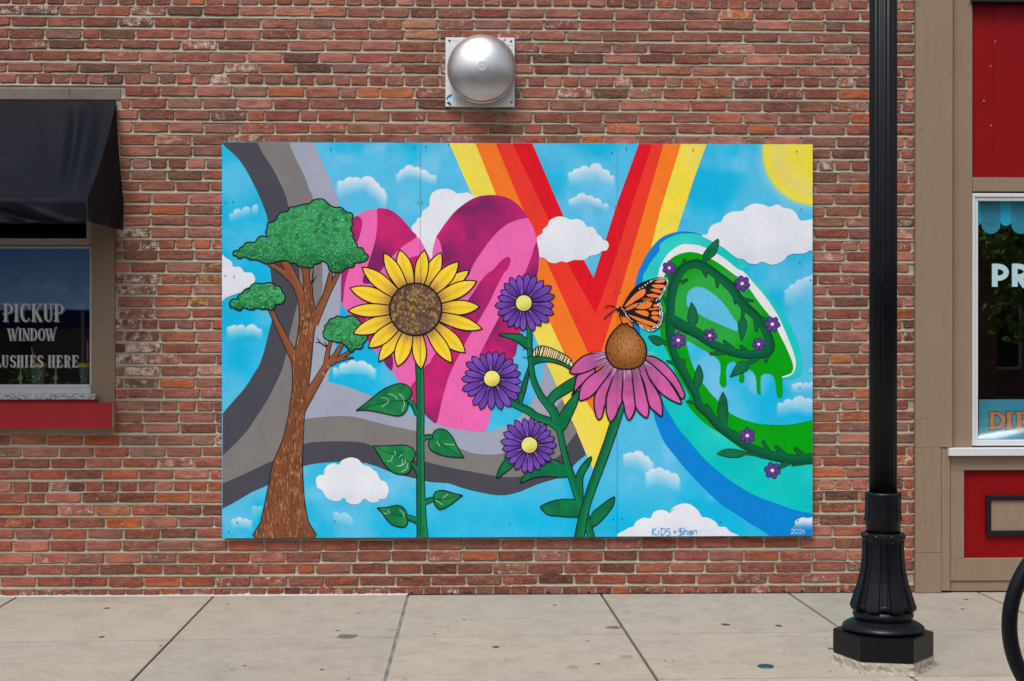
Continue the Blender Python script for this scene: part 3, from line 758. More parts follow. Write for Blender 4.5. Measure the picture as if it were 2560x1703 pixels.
for P in (T('A',1505,1010, 1548,912, 1600,905, 1640,960, 1620,1080, 1575,1200, 1530,1160),
          T('D',103,817, 170,812, 240,826, 330,881, 420,971, 490,1061, 545,1130, 400,1230, 260,1360, 140,1520, 60,1640, -60,1640, -10,1470, 45,1300, 85,1150, 105,950),
          T('A',1412,1490, 1492,1490)+T('B',1480,10, 1445,130, 1425,300, 1412,350, 1399,300),
          T('D',440,1390, 520,1350, 585,1352, 540,1450, 505,1560, 470,1500),
          T('D',765,1132, 790,1091, 850,1001, 960,861, 1080,761, 1200,691, 1340,663, 1480,669, 1600,711, 1700,791, 1778,892, 1786,915, 1680,940, 1540,1000, 1400,1130, 1280,1290, 1180,1440, 1100,1600, 900,1640, 845,1500, 835,1350, 820,1240, 795,1165),
          T('D',1590,1370, 1560,1355, 1490,1400, 1400,1500)+T('E',1360,0, 1270,90, 1180,230, 1120,320, 980,560, 860,760, 740,930, 690,1020, 620,1110, 618,1500)+T('F',632,100, 660,145, 700,178, 768,210, 820,0)+T('E',840,1400, 890,1220, 950,1070, 1030,915, 1110,760, 1220,580, 1290,460, 1360,340, 1440,170, 1530,5)+T('D',1560,1500, 1598,1400),
          T('G',185,1185, 213,1290, 210,1400, 188,1568)+T('E',1718,640, 1668,850, 1640,945, 1500,1000, 1270,945, 1300,830, 1430,580, 1560,330, 1740,20)+T('G',40,1568, 110,1400),
          T('E',-30,690, 80,690, 160,810, 66,862, 0,772), T('E',176,1000, 272,935, 268,1106), T('E',480,1282, 545,1230, 545,1485, 490,1405), T('B',1560,480, 1700,480, 1640,570)):
    a.fill(smooth(P, 3), DM, 16, mag)
tag(a.build(), 'painted pink and magenta heart standing for the letter O')
# ---- letter e
a = Art('painted_letter', 8)
BL, TL = (0, 134, 216), (26, 206, 202)
def blue(x, y): n = vnoise(x, y, 80, 6, 2)[:,None]; return np.array((0, 138, 222.))*(1-n)+np.array((10, 126, 212.))*n
def teal(x, y):
    n = np.clip(vnoise(x, y, 90, 7, 3)*1.6-0.3, 0, 1)[:,None]; return np.array((0, 198, 198.))*(1-n)+np.array((60, 214, 208.))*n
eb = T('J',470,1115, 380,1080, 240,1070, 120,1092, 0,1150)+T('G',1450,1280, 1380,1400, 1330,1500)+T('H',1318,20, 1295,100, 1280,200, 1265,400, 1275,600, 1300,800, 1370,1100)+T('I',1485,60, 1510,170, 1562,310)+T('N',50,430, 150,560, 280,720, 400,850, 560,1010, 700,1130, 850,1230, 1000,1330, 1150,1420, 1250,1490)
bt = T('J',470,1120, 380,1095, 240,1095, 120,1130, 0,1215)+T('G',1560,1290, 1460,1420, 1400,1530)+T('H',1385,20, 1368,130, 1352,300, 1345,500, 1352,700, 1400,900, 1560,1300)+T('I',1612,0)+T('N',130,150, 210,280, 330,420, 480,600, 660,760, 880,920, 1100,1040, 1350,1130, 1500,1185, 1725,1230)
a.fill(o_(eb)+T('N',1725,1490)+rt(o_(bt)), BL, 20, blue)
a.up()
et = T('J',600,1190, 720,1262, 850,1360, 1000,1470)+T('K',930,-20, 1150,180, 1300,360, 1410,500, 1500,680, 1560,850, 1592,1050, 1575,1150, 1480,1200, 1365,1195)
a.fill(o_(bt)+T('N',1725,300, 1300,330, 900,250, 600,100)+T('K',500,1400, 300,1100, 200,800, 250,700, 600,850, 1000,900, 1300,1000)+rt(o_(T('J',480,1122)+et)), TL, 20, teal)
a.up()
wo = T('H',1530,60)+T('G',1545,1568, 1570,1470, 1620,1370, 1700,1280, 1790,1225)+T('J',300,1212, 450,1230, 600,1300, 720,1370, 870,1490)+T('K',940,0, 1050,125, 1190,290, 1310,470, 1400,660, 1480,860, 1520,1000, 1508,1100, 1460,1160, 1372,1184)
go = T('K',1368,1170, 1440,1150, 1480,1120, 1490,1040, 1420,860, 1330,680, 1250,520, 1130,370, 1010,200, 900,80)+T('J',800,1530, 680,1440, 560,1370, 450,1320, 330,1300, 200,1330, 100,1400)+T('H',1625,20, 1600,100, 1580,300, 1572,450, 1568,650, 1590,780, 1650,900)+T('K',170,1120, 260,1270, 330,1400)+T('N',300,0, 480,200, 700,350, 1000,560, 1300,640, 1725,660)
a.fill(o_(wo)+rt(o_(T('H',1605,60)+rt(go[:19]))), (232, 236, 240))
a.up()
gi = T('N',1725,178, 1600,205, 1450,230, 1300,235, 1100,220, 950,180, 830,130, 760,80)+T('K',655,1450, 560,1350, 470,1230, 400,1120, 350,1000, 320,900, 300,770, 400,820, 500,880, 600,940, 665,1000, 680,1100, 665,1230, 700,1290, 735,1285, 748,1240, 740,1130, 755,1040, 800,1005, 840,1005, 865,1060, 885,1140, 885,1220, 915,1245, 945,1220, 945,1110, 1000,1095, 1050,1130, 1075,1200, 1085,1340, 1110,1375, 1130,1350, 1125,1220, 1140,1155, 1200,1135, 1260,1160, 1290,1230, 1305,1370, 1340,1412, 1370,1390, 1375,1280)
def grn(x, y):
    d = np.hypot((x-1782)*0.9, y-774); t = sstep(130, 75, d)[:,None]; n = vnoise(x, y, 50, 12, 2)[:,None]
    return (np.array((0, 160, 14.))*(1-t)+np.array((44, 170, 66.))*t)*(0.95+0.1*n)
a.fill(o_(go)+o_(gi), (0, 160, 14), 14, grn)
a.up().fill(smooth(T('K',300,280, 320,220, 370,180, 430,165, 520,195, 640,280, 740,390, 820,510, 880,600, 872,660, 820,650, 700,600, 560,540, 430,470, 340,410, 300,370), 3), (96, 194, 234))
tag(a.build(), 'painted letter e in blue, teal, white and green with dripping paint')
# ---- crisp white clouds
cloud(T('A',50,1366, 120,1372, 180,1420, 192,1465, 270,1470, 320,1525, 390,1530)+T('B',400,10, 436,60, 432,110, 400,150, 330,185, 270,230, 180,260, 110,290, 45,300), 8)
cloud(T('Q',1120,870, 1130,820, 1170,797, 1210,790, 1215,740, 1250,690, 1320,665, 1380,682, 1400,640, 1460,610, 1520,600, 1590,620, 1650,680, 1720,705)+T('F',60,740, 100,770, 140,850, 190,870, 225,930, 225,1000, 190,1060, 135,1065, 110,1095, 50,1105, 0,1085)+T('Q',1660,1060, 1610,1110, 1540,1125, 1470,1100, 1435,1050, 1380,1085, 1310,1085, 1240,1050, 1190,970, 1140,940), 8)
cloud(T('G',190,1170, 195,1130, 250,1090, 255,1050, 310,1000, 330,950, 400,910, 480,905, 570,938, 640,930, 710,960, 750,1015, 810,1020, 850,1060, 862,1095, 910,1130, 930,1165, 975,1180, 995,1230, 970,1280, 920,1290, 860,1330, 780,1345, 730,1385, 660,1390, 600,1390, 530,1415, 460,1405, 400,1425, 330,1415, 270,1365, 220,1355, 212,1290, 195,1210), 14)
cloud(T('J',468,1118, 530,1100, 550,1040, 600,990, 680,960, 720,900, 800,850, 920,840, 960,800, 1050,760, 1140,765, 1230,795, 1300,768, 1350,780, 1380,805, 1450,815, 1520,860, 1570,945, 1640,945, 1730,960, 1730,1272, 1680,1280, 1630,1310, 1560,1320, 1490,1320, 1430,1345, 1380,1400, 1300,1435, 1230,1440, 1150,1410, 1070,1435, 990,1425, 930,1380, 860,1365, 720,1260, 600,1190), 16)
cloud(T('I',1160,1500, 1200,1400, 1270,1370, 1300,1320, 1380,1275, 1460,1280, 1500,1210, 1580,1188, 1640,1200, 1680,1222, 1740,1160)+T('N',110,1210, 160,1150, 260,1115, 350,1130, 430,1200, 470,1265, 540,1275, 620,1320, 660,1375, 730,1380, 780,1430, 810,1500), 8)
a = Art('painted_cloud', 12)
a.fill(smooth(T('N',1440,1420, 1455,1400, 1490,1380, 1510,1350, 1515,1310, 1560,1285, 1600,1270, 1650,1280, 1730,1275, 1730,1410, 1600,1412, 1500,1420), 4), WC, 6, lambda x, y: np.array((226, 233, 246.))+(np.array((34, 140, 216.))-np.array((226, 233, 246.)))*sstep(1300, 1325, y)[:,None]); a.build()
# ---- tree
def inside(P):
    P = np.array(P)
    def f(x, y):
        c = False; n = len(P)
        for i in range(n):
            x1, y1 = P[i]; x2, y2 = P[i-1]
            if (y1 > y) != (y2 > y) and x < (x2-x1)*(y-y1)/(y2-y1)+x1: c = not c
        return c
    return f
rm = random.Random(5)
def wr(t, *v):
    """ribbon spec: x, y, w triples in crop units"""
    ox, oy = TILES[t]; return [((ox+v[i]/4.48, oy+v[i+1]/4.48), v[i+2]/4.48) for i in range(0, len(v), 3)]
def rib(spec, n=5):
    P = smooth([p for p, w in spec], n, False); W = [w for p, w in spec]
    m = len(spec)-1; ww = []
    for i in range(m): ww += [W[i]+(W[i+1]-W[i])*q/n for q in range(n)]
    return P, ww+[W[-1]]
trunk = (T('B',985,200, 940,400, 940,540, 920,700, 880,890, 845,980, 858,1100, 860,1300, 835,1470)+T('Q',825,80, 790,250, 740,430, 650,650, 600,870, 550,1120, 500,1330, 450,1515, 1090,1515, 1030,1320, 990,1100, 970,850, 965,600, 975,300, 990,100)
   +T('B',1025,1490, 1030,1300, 1060,1040, 1080,820, 1100,640, 1130,500, 1110,420, 1080,280, 1075,170, 1040,60)+T('A',1040,1480, 960,1480)+T('B',975,0))
limbs = [wr('A',590,1430,45, 700,1490,48, 830,1590,70, 900,1680,80), wr('A',760,1400,80, 850,1560,85)+wr('B',945,250,88, 985,420,95), wr('B',1290,0,30, 1250,170,50, 1230,240,50), wr('B',1372,5,30, 1250,230,62, 1160,420,80, 1090,580,95),
         wr('B',615,430,45, 690,590,55, 790,790,70, 890,990,95), wr('B',950,1560,80, 1030,1390,104, 1130,1230,78, 1210,1090,62, 1260,1030,62), wr('B',1228,1060,50, 1255,880,35, 1290,765,25), wr('B',1240,1045,60, 1340,930,50, 1420,795,30),
         wr('B',1280,1030,50, 1400,960,40, 1505,888,25), wr('B',1350,1000,25, 1450,972,18, 1545,960,3)]
a = Art('painted_tree', 12)
for sp in limbs: P, W = rib(sp); a.ribbon(P, [w+4.2 for w in W], INK)
for P in (T('B',1245,845, 1170,795, 1108,785), T('B',1170,795, 1125,732), T('B',1240,830, 1208,775), T('B',1075,140, 1085,20, 1090,-40), T('B',1085,115, 1125,42)): a.ribbon(P, [3.6, 3.2, 1.2][:len(P)] if len(P) == 3 else [3.2, 1.2], INK)
tq = smooth(trunk, 3); a.ribbon(tq, 4.6, INK, True); a.up()
BARK = (138, 82, 54)
for sp in limbs: P, W = rib(sp); a.ribbon(P, W, (126, 76, 52), side=(150, 90, 60))
a.up()
def bark(x, y): n = vnoise(x*3, y, 60, 15, 3)[:,None]; return np.array((104, 66, 47.))*(1-n)+np.array((150, 88, 56.))*n
a.fill(tq, BARK, 16, bark); a.up()
ins = inside(tq); done = 0
while done < 620:
    x, y = rm.uniform(635, 800), rm.uniform(690, 1345)
    if not ins(x, y) or not ins(x, min(y+18, 1344)): continue
    l = rm.uniform(7, 19); j = rm.uniform(-2.2, 2.2)
    a.ribbon([(x, y), (x+j, y+l/2), (x+rm.uniform(-1.5, 1.5), y+l)], [0.4, rm.uniform(1.0, 1.9), 0.4], rm.choice([(186, 142, 102), (84, 44, 26), (140, 60, 34), (164, 106, 68), (90, 56, 40), (78, 46, 30), (192, 150, 106)])); done += 1
a.up()
for t_, cx, cy, r in (('B',1035,480,22),('B',1010,575,26),('B',1000,670,30),('B',960,1440,18),('B',1205,1140,18),('B',1255,1060,16),('Q',690,650,16),('Q',850,770,22),('Q',920,790,20),('Q',890,970,40)):
    (x, y), = T(t_, cx, cy); r /= 4.48
    a.ribbon([(x+r*(1-k/22)*math.cos(k*0.7), y+1.3*r*(1-k/22)*math.sin(k*0.7)) for k in range(20)], 0.9, (200, 150, 100))
def foliage(P, nst, nlf, leaf=8.5):
    Q = smooth(P, 4); A = np.array(Q); lo, hi = A.min(0), A.max(0); ins = inside(Q)
    def fn(x, y):
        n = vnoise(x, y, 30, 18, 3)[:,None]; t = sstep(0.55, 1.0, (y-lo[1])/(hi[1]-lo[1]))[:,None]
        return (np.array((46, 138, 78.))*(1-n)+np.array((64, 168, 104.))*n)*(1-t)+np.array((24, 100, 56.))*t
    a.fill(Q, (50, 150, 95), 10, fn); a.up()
    k = 0
    while k < nst:
        x, y = rm.uniform(lo[0], hi[0]), rm.uniform(lo[1], hi[1])
        if not (ins(x, y) and ins(x+3, y+3) and ins(x-3, y-3)): continue
        an = rm.uniform(0, 6.3); l = rm.uniform(3, 6); dx, dy = math.cos(an)*l/2, math.sin(an)*l/2; c = rm.uniform(-2, 2)
        a.ribbon([(x-dx, y-dy), (x-dy*0.3*c, y+dx*0.3*c), (x+dx, y+dy)], [0.4, rm.uniform(0.9, 1.6), 0.4], rm.choice([(130, 222, 190), (108, 204, 96), (24, 104, 60), (96, 212, 160), (18, 84, 50), (70, 190, 120)])); k += 1
    a.up(); k = 0; spots = []
    while k < nlf:
        x, y = rm.uniform(lo[0], hi[0]), rm.uniform(lo[1], hi[1])
        if not (ins(x, y) and ins(x+9, y) and ins(x-9, y) and ins(x, y+6) and ins(x, y-6)) or any(math.hypot(x-u, y-v) < leaf*2 for u, v in spots): 
            if rm.random() < 0.002: k += 1
            continue
        spots.append((x, y)); an = rm.uniform(0, PI); l = leaf*rm.uniform(0.8, 1.35); w = l*rm.uniform(0.3, 0.42); ca, sa = math.cos(an), math.sin(an)
        Pl = [(x+u*l*ca-v*w*sa, y+u*l*sa+v*w*ca) for u, v in ((-1,0),(-.5,.8),(0,1),(.5,.75),(1,0),(.5,-.8),(0,-1),(-.5,-.75))]
        a.fill(Pl, rm.choice([(62, 138, 80), (52, 126, 66), (48, 160, 70)])); a.l += 1; a.ribbon(Pl, 1.1, (24, 74, 40), True); a.l -= 1; k += 1
    a.up(2); a.ribbon(Q, 3.2, INK, True); a.l -= 4
a.up()
foliage(T('A',190,1320, 200,1290, 250,1280, 270,1250, 300,1240, 330,1200, 380,1190, 435,1190, 470,1140, 520,1120, 575,1130, 555,1080, 575,1030, 580,980, 640,960, 680,930, 700,880, 750,850, 800,845, 830,800, 900,790, 960,770, 1050,755, 1080,725, 1140,705, 1200,710, 1240,740, 1255,765, 1330,800, 1400,800, 1460,850, 1510,860, 1535,900, 1520,955, 1540,990, 1505,1040, 1535,1090, 1535,1140, 1580,1210, 1585,1250, 1640,1255, 1670,1310, 1705,1340, 1690,1390, 1620,1420, 1560,1425, 1540,1470, 1470,1480, 1400,1530, 1330,1530, 1270,1500, 1250,1440, 1210,1405, 1180,1405, 1150,1430, 1100,1440, 1080,1475, 1000,1475, 920,1455, 880,1420, 840,1430, 790,1400, 700,1405, 580,1435, 510,1410, 460,1390, 380,1385, 320,1355, 260,1375, 225,1345, 195,1340), 1500, 40)
foliage(T('B',150,370, 160,330, 190,305, 240,300, 250,260, 300,240, 320,200, 380,180, 400,145, 460,125, 530,135, 570,120, 630,125, 670,155, 720,170, 740,220, 770,260, 770,310, 740,355, 690,365, 665,370, 655,410, 610,430, 560,420, 510,420, 460,405, 410,425, 350,415, 310,400, 270,435, 215,415, 200,400, 165,400), 420, 14, 7)
foliage(T('B',1200,700, 1200,670, 1220,640, 1215,610, 1250,570, 1275,530, 1330,515, 1350,495, 1400,500, 1440,510, 1480,495, 1530,490, 1560,500, 1600,540, 1640,590, 1690,690, 1690,760, 1650,800, 1640,850, 1590,865, 1560,860, 1540,890, 1510,900, 1480,865, 1440,820, 1400,790, 1350,790, 1310,775, 1270,770, 1215,740), 330, 11, 7)
tag(a.build(), 'painted brown tree with outlined green foliage')

# ---- sunflower
GR, GR2 = (8, 124, 78), (0, 92, 62)
def leafshape(a, P, mid=None, lines=3):
    Q = smooth(P, 4); A = np.array(Q); cx, cy = A.mean(0); rr = np.hypot(*(A-A.mean(0)).T).max()
    def fn(x, y): n = np.clip(vnoise(x, y, 26, 23, 2)*1.5-0.25, 0, 1)[:,None]; return np.array((6, 112, 66.))*(1-n)+np.array((44, 142, 78.))*n
    a.fill(Q, GR, 8, fn); a.up(); a.ribbon(Q, 2.8, INK, True)
    if mid: a.ribbon(mid, [1.8]*(len(mid)-1)+[0.8], (14, 52, 36))
    a.l -= 1
a = Art('painted_sunflower', 26)
st = wr('E',575,1000,80)+wr('F',588,0,72, 585,400,70, 588,700,72, 590,1000,82, 598,1250,92, 610,1500,114)
pets = [wr('E',440,1435,45, 500,1480,42)+wr('F',548,125,26), wr('F',478,662,34, 530,710,32, 560,790,20), wr('F',728,372,36, 670,365,38, 610,390,42), wr('F',742,1068,40, 690,1078,42, 625,1105,50), wr('F',428,1265,45, 500,1290,52, 560,1312,60)]
for sp in [st]+pets: P, W = rib(sp); a.ribbon(P, [w+4.4 for w in W], INK)
a.up()
for sp in pets+[st]: P, W = rib(sp); a.ribbon(P, W, (0, 100, 62), side=(20, 138, 84))
a.up()
leafshape(a, T('B',1570,1552)*2+T('E',0,1450, 150,1330, 300,1260, 400,1255, 470,1300, 490,1370, 450,1430, 415,1442, 445,1470, 440,1530)+T('F',390,120, 320,135, 200,110, 0,72), T('E',415,1440, 250,1450, 100,1480)+T('B',1600,1545))
leafshape(a, T('F',60,470)*2+T('F',200,470, 350,460, 440,470, 510,510, 530,570, 490,650, 472,660, 480,720, 450,770, 390,790, 300,775, 220,720, 150,620, 90,520), T('F',472,660, 350,590, 210,540, 80,478))
leafshape(a, T('F',1075,603)*2+T('F',1000,480, 950,380, 880,300, 800,278, 740,310, 722,360, 724,385, 690,400, 678,450, 700,510, 780,560, 900,590), T('F',724,385, 850,470, 1060,598))
leafshape(a, T('F',1060,1025)*2+T('F',950,1000, 850,970, 770,980, 735,1020, 740,1070, 745,1120, 790,1175, 840,1175, 920,1130, 1000,1070), T('F',740,1070, 850,1065, 1050,1026))
leafshape(a, T('F',100,1165)*2+T('F',200,1160, 310,1138, 380,1150, 430,1210, 426,1262, 445,1310, 420,1370, 360,1380, 270,1350, 200,1280, 150,1210), T('F',426,1262, 270,1230, 110,1170))
a.up(2)
for P in (T('E',145,1405, 200,1415, 230,1445, 200,1480, 150,1515), T('E',345,1365, 390,1400, 400,1440), T('E',230,1365, 300,1390, 325,1430), T('E',410,1450, 405,1500, 380,1560), T('F',215,640, 260,635, 275,575), T('F',300,525, 305,580), T('F',345,600, 385,565), T('F',320,695, 380,680, 382,610), T('F',350,700, 410,670, 418,625), T('F',375,760, 430,730, 450,655),
          T('F',770,415, 805,475), T('F',855,450, 965,455), T('F',835,1060, 895,1005), T('F',755,1075, 835,1130), T('F',350,1185, 390,1220, 408,1272), T('F',220,1190, 248,1228), T('F',172,1230, 220,1222)):
    a.ribbon(smooth(P, 4, False), 1.2, (190, 226, 205))
SC = (1039.0, 773.8)
tips = T('A',1635,1470)+T('B',1500,180, 1475,435, 1535,690)+T('E',5,850, 120,1005, 330,1060, 595,1090, 940,1020, 1090,905, 1280,640, 1250,390, 1218,105)+T('D',1135,1505, 1015,1410, 818,1305, 632,1278, 355,1275, 178,1308)
def petal(a, c, tip, r0, hw, cols, w, tipw=0.0, n=9, ink=INK, kmax=0.5, jit=0.0, hwb=0.62):
    c = np.array(c); d = np.array(tip)-c; Ltot = np.hypot(*d); d /= Ltot; nn = np.array((-d[1], d[0]))
    Lp = []; Rp = []; mid = []
    for i in range(n+1):
        t = i/n; r = r0+(Ltot-r0)*t
        if t < kmax: wv = hwb+(1-hwb)*math.sin(t/kmax*PI/2)
        else: wv = max(math.cos((t-kmax)/(1-kmax)*PI/2), tipw if i < n else 0)**(0.8 if tipw == 0 else 0.55)
        p = c+d*r; Lp.append(p+nn*hw*wv); Rp.append(p-nn*hw*wv); mid.append(p)
    pts = []; colr = []
    ck = lambda t: np.array([np.interp(t, [q[0] for q in cols], [q[1][k] for q in cols]) for k in range(3)])
    for i in range(n+1):
        cc = ck(i/n)
        for p, f in ((Lp[i], 1.0), ((Lp[i]+mid[i])/2, 1.04), (mid[i], 0.95), ((Rp[i]+mid[i])/2, 1.04), (Rp[i], 0.98)):
            pts.append(tuple(p)); colr.append(tuple(lin(np.clip(cc*f, 0, 255))))
    F = [(i*5+q, i*5+q+1, i*5+q+6, i*5+q+5) for i in range(n) for q in range(4)]
    a._add(pts, F, colr); a.up(); a.ribbon(Lp+Rp[::-1], w, ink); a.up()
    return d, nn
YC = [(0, (150, 108, 50)), (0.12, (196, 150, 64)), (0.3, (232, 190, 70)), (0.5, (248, 208, 40)), (0.75, (246, 214, 72)), (1, (250, 206, 40))]
base_l = a.l
for i in (1, 3, 5, 7, 9, 11, 13, 15, 17, 0, 2, 4, 6, 8, 10, 12, 14, 16, 18):
    if i == 0: a.l = base_l+4
    elif i % 2 or i > 0: a.l = base_l if i % 2 else base_l+4
    if i == 0 or i == 18: a.l = base_l+(6 if i else 4)
    d, nn = petal(a, SC, tips[i], 58, 18.2+1.6*math.sin(i*2.3), YC, 3.1)
    for q in (-1, 1):
        p0 = np.array(SC)+d*66+nn*q*rm.uniform(2, 6); a.ribbon([p0, p0+d*rm.uniform(12, 24)+nn*q*1.5], [1.3, 0.4], (110, 62, 30))
a.l = base_l+9
def disc_fn(x, y): n = vnoise(x, y, 14, 29, 3)[:,None]; return np.array((74, 52, 48.))*(1-n)+np.array((128, 96, 84.))*n
ring = [(SC[0]+65.3*math.cos(t*PI/36), SC[1]+65.3*math.sin(t*PI/36)) for t in range(72)]
a.fill(ring, (96, 72, 62), 7, disc_fn); a.up(); a.ribbon(ring, 4.2, INK, True)
for k in range(230):
    r = 61*math.sqrt(rm.random()); th = rm.uniform(0, 6.28); x, y = SC[0]+r*math.cos(th), SC[1]+r*math.sin(th)
    q = rm.uniform(0.8, 2.9)
    if q < 1.2: a.disc(x, y, q, rm.choice([(206, 170, 50), (52, 34, 32), (150, 120, 100)]), 6)
    else: a.ribbon([(x+q*math.cos(t*PI/4), y+1.15*q*math.sin(t*PI/4)) for t in range(8)], 0.9, rm.choice([(204, 170, 48), (204, 170, 48), (150, 126, 104)]), True)
tag(a.build(), 'painted yellow sunflower with brown centre on a green stem')

# ---- daisy plant and coneflower stem
a = Art('painted_daisy_plant', 20)
lv = [T('I',5,882)*2+T('I',60,800, 160,740, 260,690, 330,665, 420,670, 510,720, 555,800, 450,815, 300,805, 170,820, 80,850),
      T('I',795,595)*2+T('I',730,650, 670,730, 630,820, 620,900, 640,1000, 690,1080, 700,1000, 695,880, 710,790, 760,700, 793,630),
      T('I',230,1155)*2+T('I',320,1110, 430,1080, 560,1075, 640,1085, 720,1130, 690,1250, 560,1260, 430,1250, 330,1240, 270,1200),
      T('I',1055,1045)*2+T('I',980,1090, 890,1160, 820,1220, 790,1300, 790,1360, 830,1365, 900,1310, 980,1220, 1040,1130),
      T('H',310,1430, 360,1350, 450,1280, 560,1210, 680,1150)+T('H',805,1088)*2+T('H',780,1150, 700,1240, 600,1310, 500,1370, 400,1430, 350,1490),
      T('H',658,1328)*2+T('H',620,1370, 560,1440, 500,1520)+T('I',440,150, 430,250, 490,285, 540,200, 590,100, 632,0)+T('H',645,1430),
      T('H',140,958, 250,945, 380,960, 480,1000, 575,1055, 560,1085, 480,1042, 350,1005, 230,1005, 140,1030),
      T('E',1470,705)*2+T('E',1600,697, 1720,705)+T('H',20,715, 80,760, 112,870, 60,850)+T('E',1740,830, 1640,760, 1540,725),
      T('H',102,1055)*2+T('H',85,1200, 50,1350, 10,1470)+T('E',1700,1470, 1690,1400, 1720,1290, 1760,1180),
      T('F',1445,830)*2+T('F',1470,740, 1530,640, 1590,590, 1625,680, 1540,760)]
stems = [wr('H',105,590,50, 108,800,45, 120,1000,45, 150,1200,50, 230,1380,60, 310,1480,75)+wr('I',375,90,86, 430,240,82, 452,340,55, 490,520,54, 540,700,62, 590,850,72, 640,1000,78, 690,1130,84, 745,1300,70, 800,1500,66),
         wr('E',1480,1390,70, 1620,1470,60, 1792,1550,70)+wr('I',180,140,70, 340,200,76, 430,262,70), wr('I',255,615,34, 380,645,34, 520,715,36)]
for P in lv: a.ribbon(smooth(P, 4), 5.6, INK, True)
for sp in stems: P, W = rib(sp); a.ribbon(P, [w+4.8 for w in W], INK)
a.up()
def lfn(x, y): n = np.clip(vnoise(x, y, 34, 31, 2)*1.5-0.25, 0, 1)[:,None]; return np.array((0, 100, 62.))*(1-n)+np.array((14, 132, 82.))*n
for P in lv: a.fill(smooth(P, 4), GR, 9, lfn)
for sp in stems: a.up(); P, W = rib(sp); a.ribbon(P, W, (14, 132, 82), side=(0, 104, 64))
tag(a.build(), 'painted green stems and leaves of the purple daisies')
a = Art('painted_coneflower', 30)
sp = wr('I',1130,20,70, 1060,220,90, 990,430,86, 900,680,86, 800,950,80, 742,1130,76, 700,1300,86, 662,1505,98)
P, W = rib(sp); a.ribbon(P, [w+5.4 for w in W], INK); a.up(); a.ribbon(P, W, (0, 98, 62), side=(18, 132, 84))
a.up()
cp = [T('H',830,1075, 680,1140, 630,1185, 600,1340, 578,1380, 700,1250, 820,1150),
      T('H',960,900, 850,905, 720,940, 630,1010, 570,1090, 558,1130, 620,1145, 720,1130, 850,1070, 985,975),
      T('H',990,1005, 900,1090, 780,1170, 690,1270, 662,1380, 675,1442, 770,1410, 860,1330, 960,1200, 1065,1065),
      T('H',1385,1045, 1450,1190, 1560,1340, 1680,1430, 1790,1478, 1806,1460, 1768,1380, 1700,1270, 1640,1180, 1560,1100, 1480,1030, 1410,985),
      T('H',1400,950, 1480,945, 1560,980, 1650,1050, 1740,1160, 1805,1270, 1845,1380, 1808,1422, 1740,1310, 1660,1210, 1560,1110, 1470,1030, 1405,990),
      T('H',1055,1080, 960,1200, 870,1320, 835,1400, 830,1500)+T('I',850,130, 880,177, 920,140, 945,30)+T('H',960,1470, 970,1380, 1020,1240, 1085,1095),
      T('H',1320,1070, 1390,1250, 1430,1430)+T('I',1460,40, 1530,100, 1588,140, 1595,30)+T('H',1580,1430, 1530,1320, 1450,1200, 1385,1045),
      T('H',1078,1090, 1010,1270, 970,1400, 965,1520)+T('I',970,110, 1010,202, 1060,160, 1110,40)+T('H',1142,1450, 1152,1300, 1165,1090),
      T('H',1235,1088, 1270,1300, 1290,1490)+T('I',1330,90, 1420,157, 1445,50)+T('H',1430,1450, 1380,1250, 1320,1070),
      T('H',1162,1092, 1150,1280, 1140,1400, 1165,1500)+T('I',1175,90, 1215,182, 1270,120, 1292,40)+T('H',1292,1500, 1270,1300, 1240,1088)]
CC = np.array((1565., 872.))
def conep(x, y):
    d = np.hypot(x-CC[0], y-CC[1]); t = sstep(45, 135, d)[:,None]; n = vnoise(x, y, 24, 37, 2)[:,None]
    return (np.array((150, 84, 132.))*(1-t)+np.array((214, 98, 172.))*t)*(0.86+0.24*n)
for P in cp: a.fill(smooth(P, 3), (186, 92, 152), 9, conep); a.up(); a.ribbon(smooth(P, 3), 3.9, INK, True); a.up()
for k in range(60):
    th = rm.uniform(0.12, PI-0.12); r0 = rm.uniform(50, 56); p0 = CC+np.array((math.cos(th), math.sin(th)))*r0; q = CC+np.array((math.cos(th), math.sin(th)))*(r0+rm.uniform(12, 34))
    a.ribbon([p0, q], [1.1, 0.3], (226, 178, 214))
a.up()
cone = smooth(T('H',1145,578, 1168,592, 1190,573, 1215,597, 1240,618, 1280,638, 1330,700, 1390,780, 1415,870, 1410,950, 1370,1030, 1300,1075, 1200,1090, 1090,1080, 1020,1030, 975,960, 960,870, 980,780, 1030,690, 1090,620, 1130,588), 3)
def conef(x, y):
    d = np.hypot(x-1568, y-862)/52; t = np.clip(d, 0, 1)[:,None]**1.5
    return np.array((190, 128, 78.))*(1-t)+np.array((134, 80, 34.))*t
a.fill(cone, (165, 105, 50), 7, conef); a.up(); a.ribbon(cone, 4.4, INK, True)
for x, y in [(1120,630),(1190,610),(1220,650),(1080,690),(1155,675),(1255,675),(1045,745),(1125,735),(1235,745),(1310,705),(1340,765),(1155,770),(1050,805),(1130,808),(1192,805),(1282,830),(1350,825),(1035,850),(1075,865),(1140,848),(1228,872),(1268,872),(1330,882),(1385,855),(1010,915),(1070,940),(1108,885),(1188,932),(1235,962),(1318,970),(1380,958),(1395,915),(1035,975),(1125,1000),(1175,1040),(1170,995),(1285,1015),(985,910)]:
    (u, v), = T('H', x, y); a.ribbon([(u-0.5, v-2.2), (u+rm.uniform(-1, 1), v+2.2)], [1.4, 2.4], (38, 24, 20))
tag(a.build(), 'painted pink coneflower with brown spotted cone')
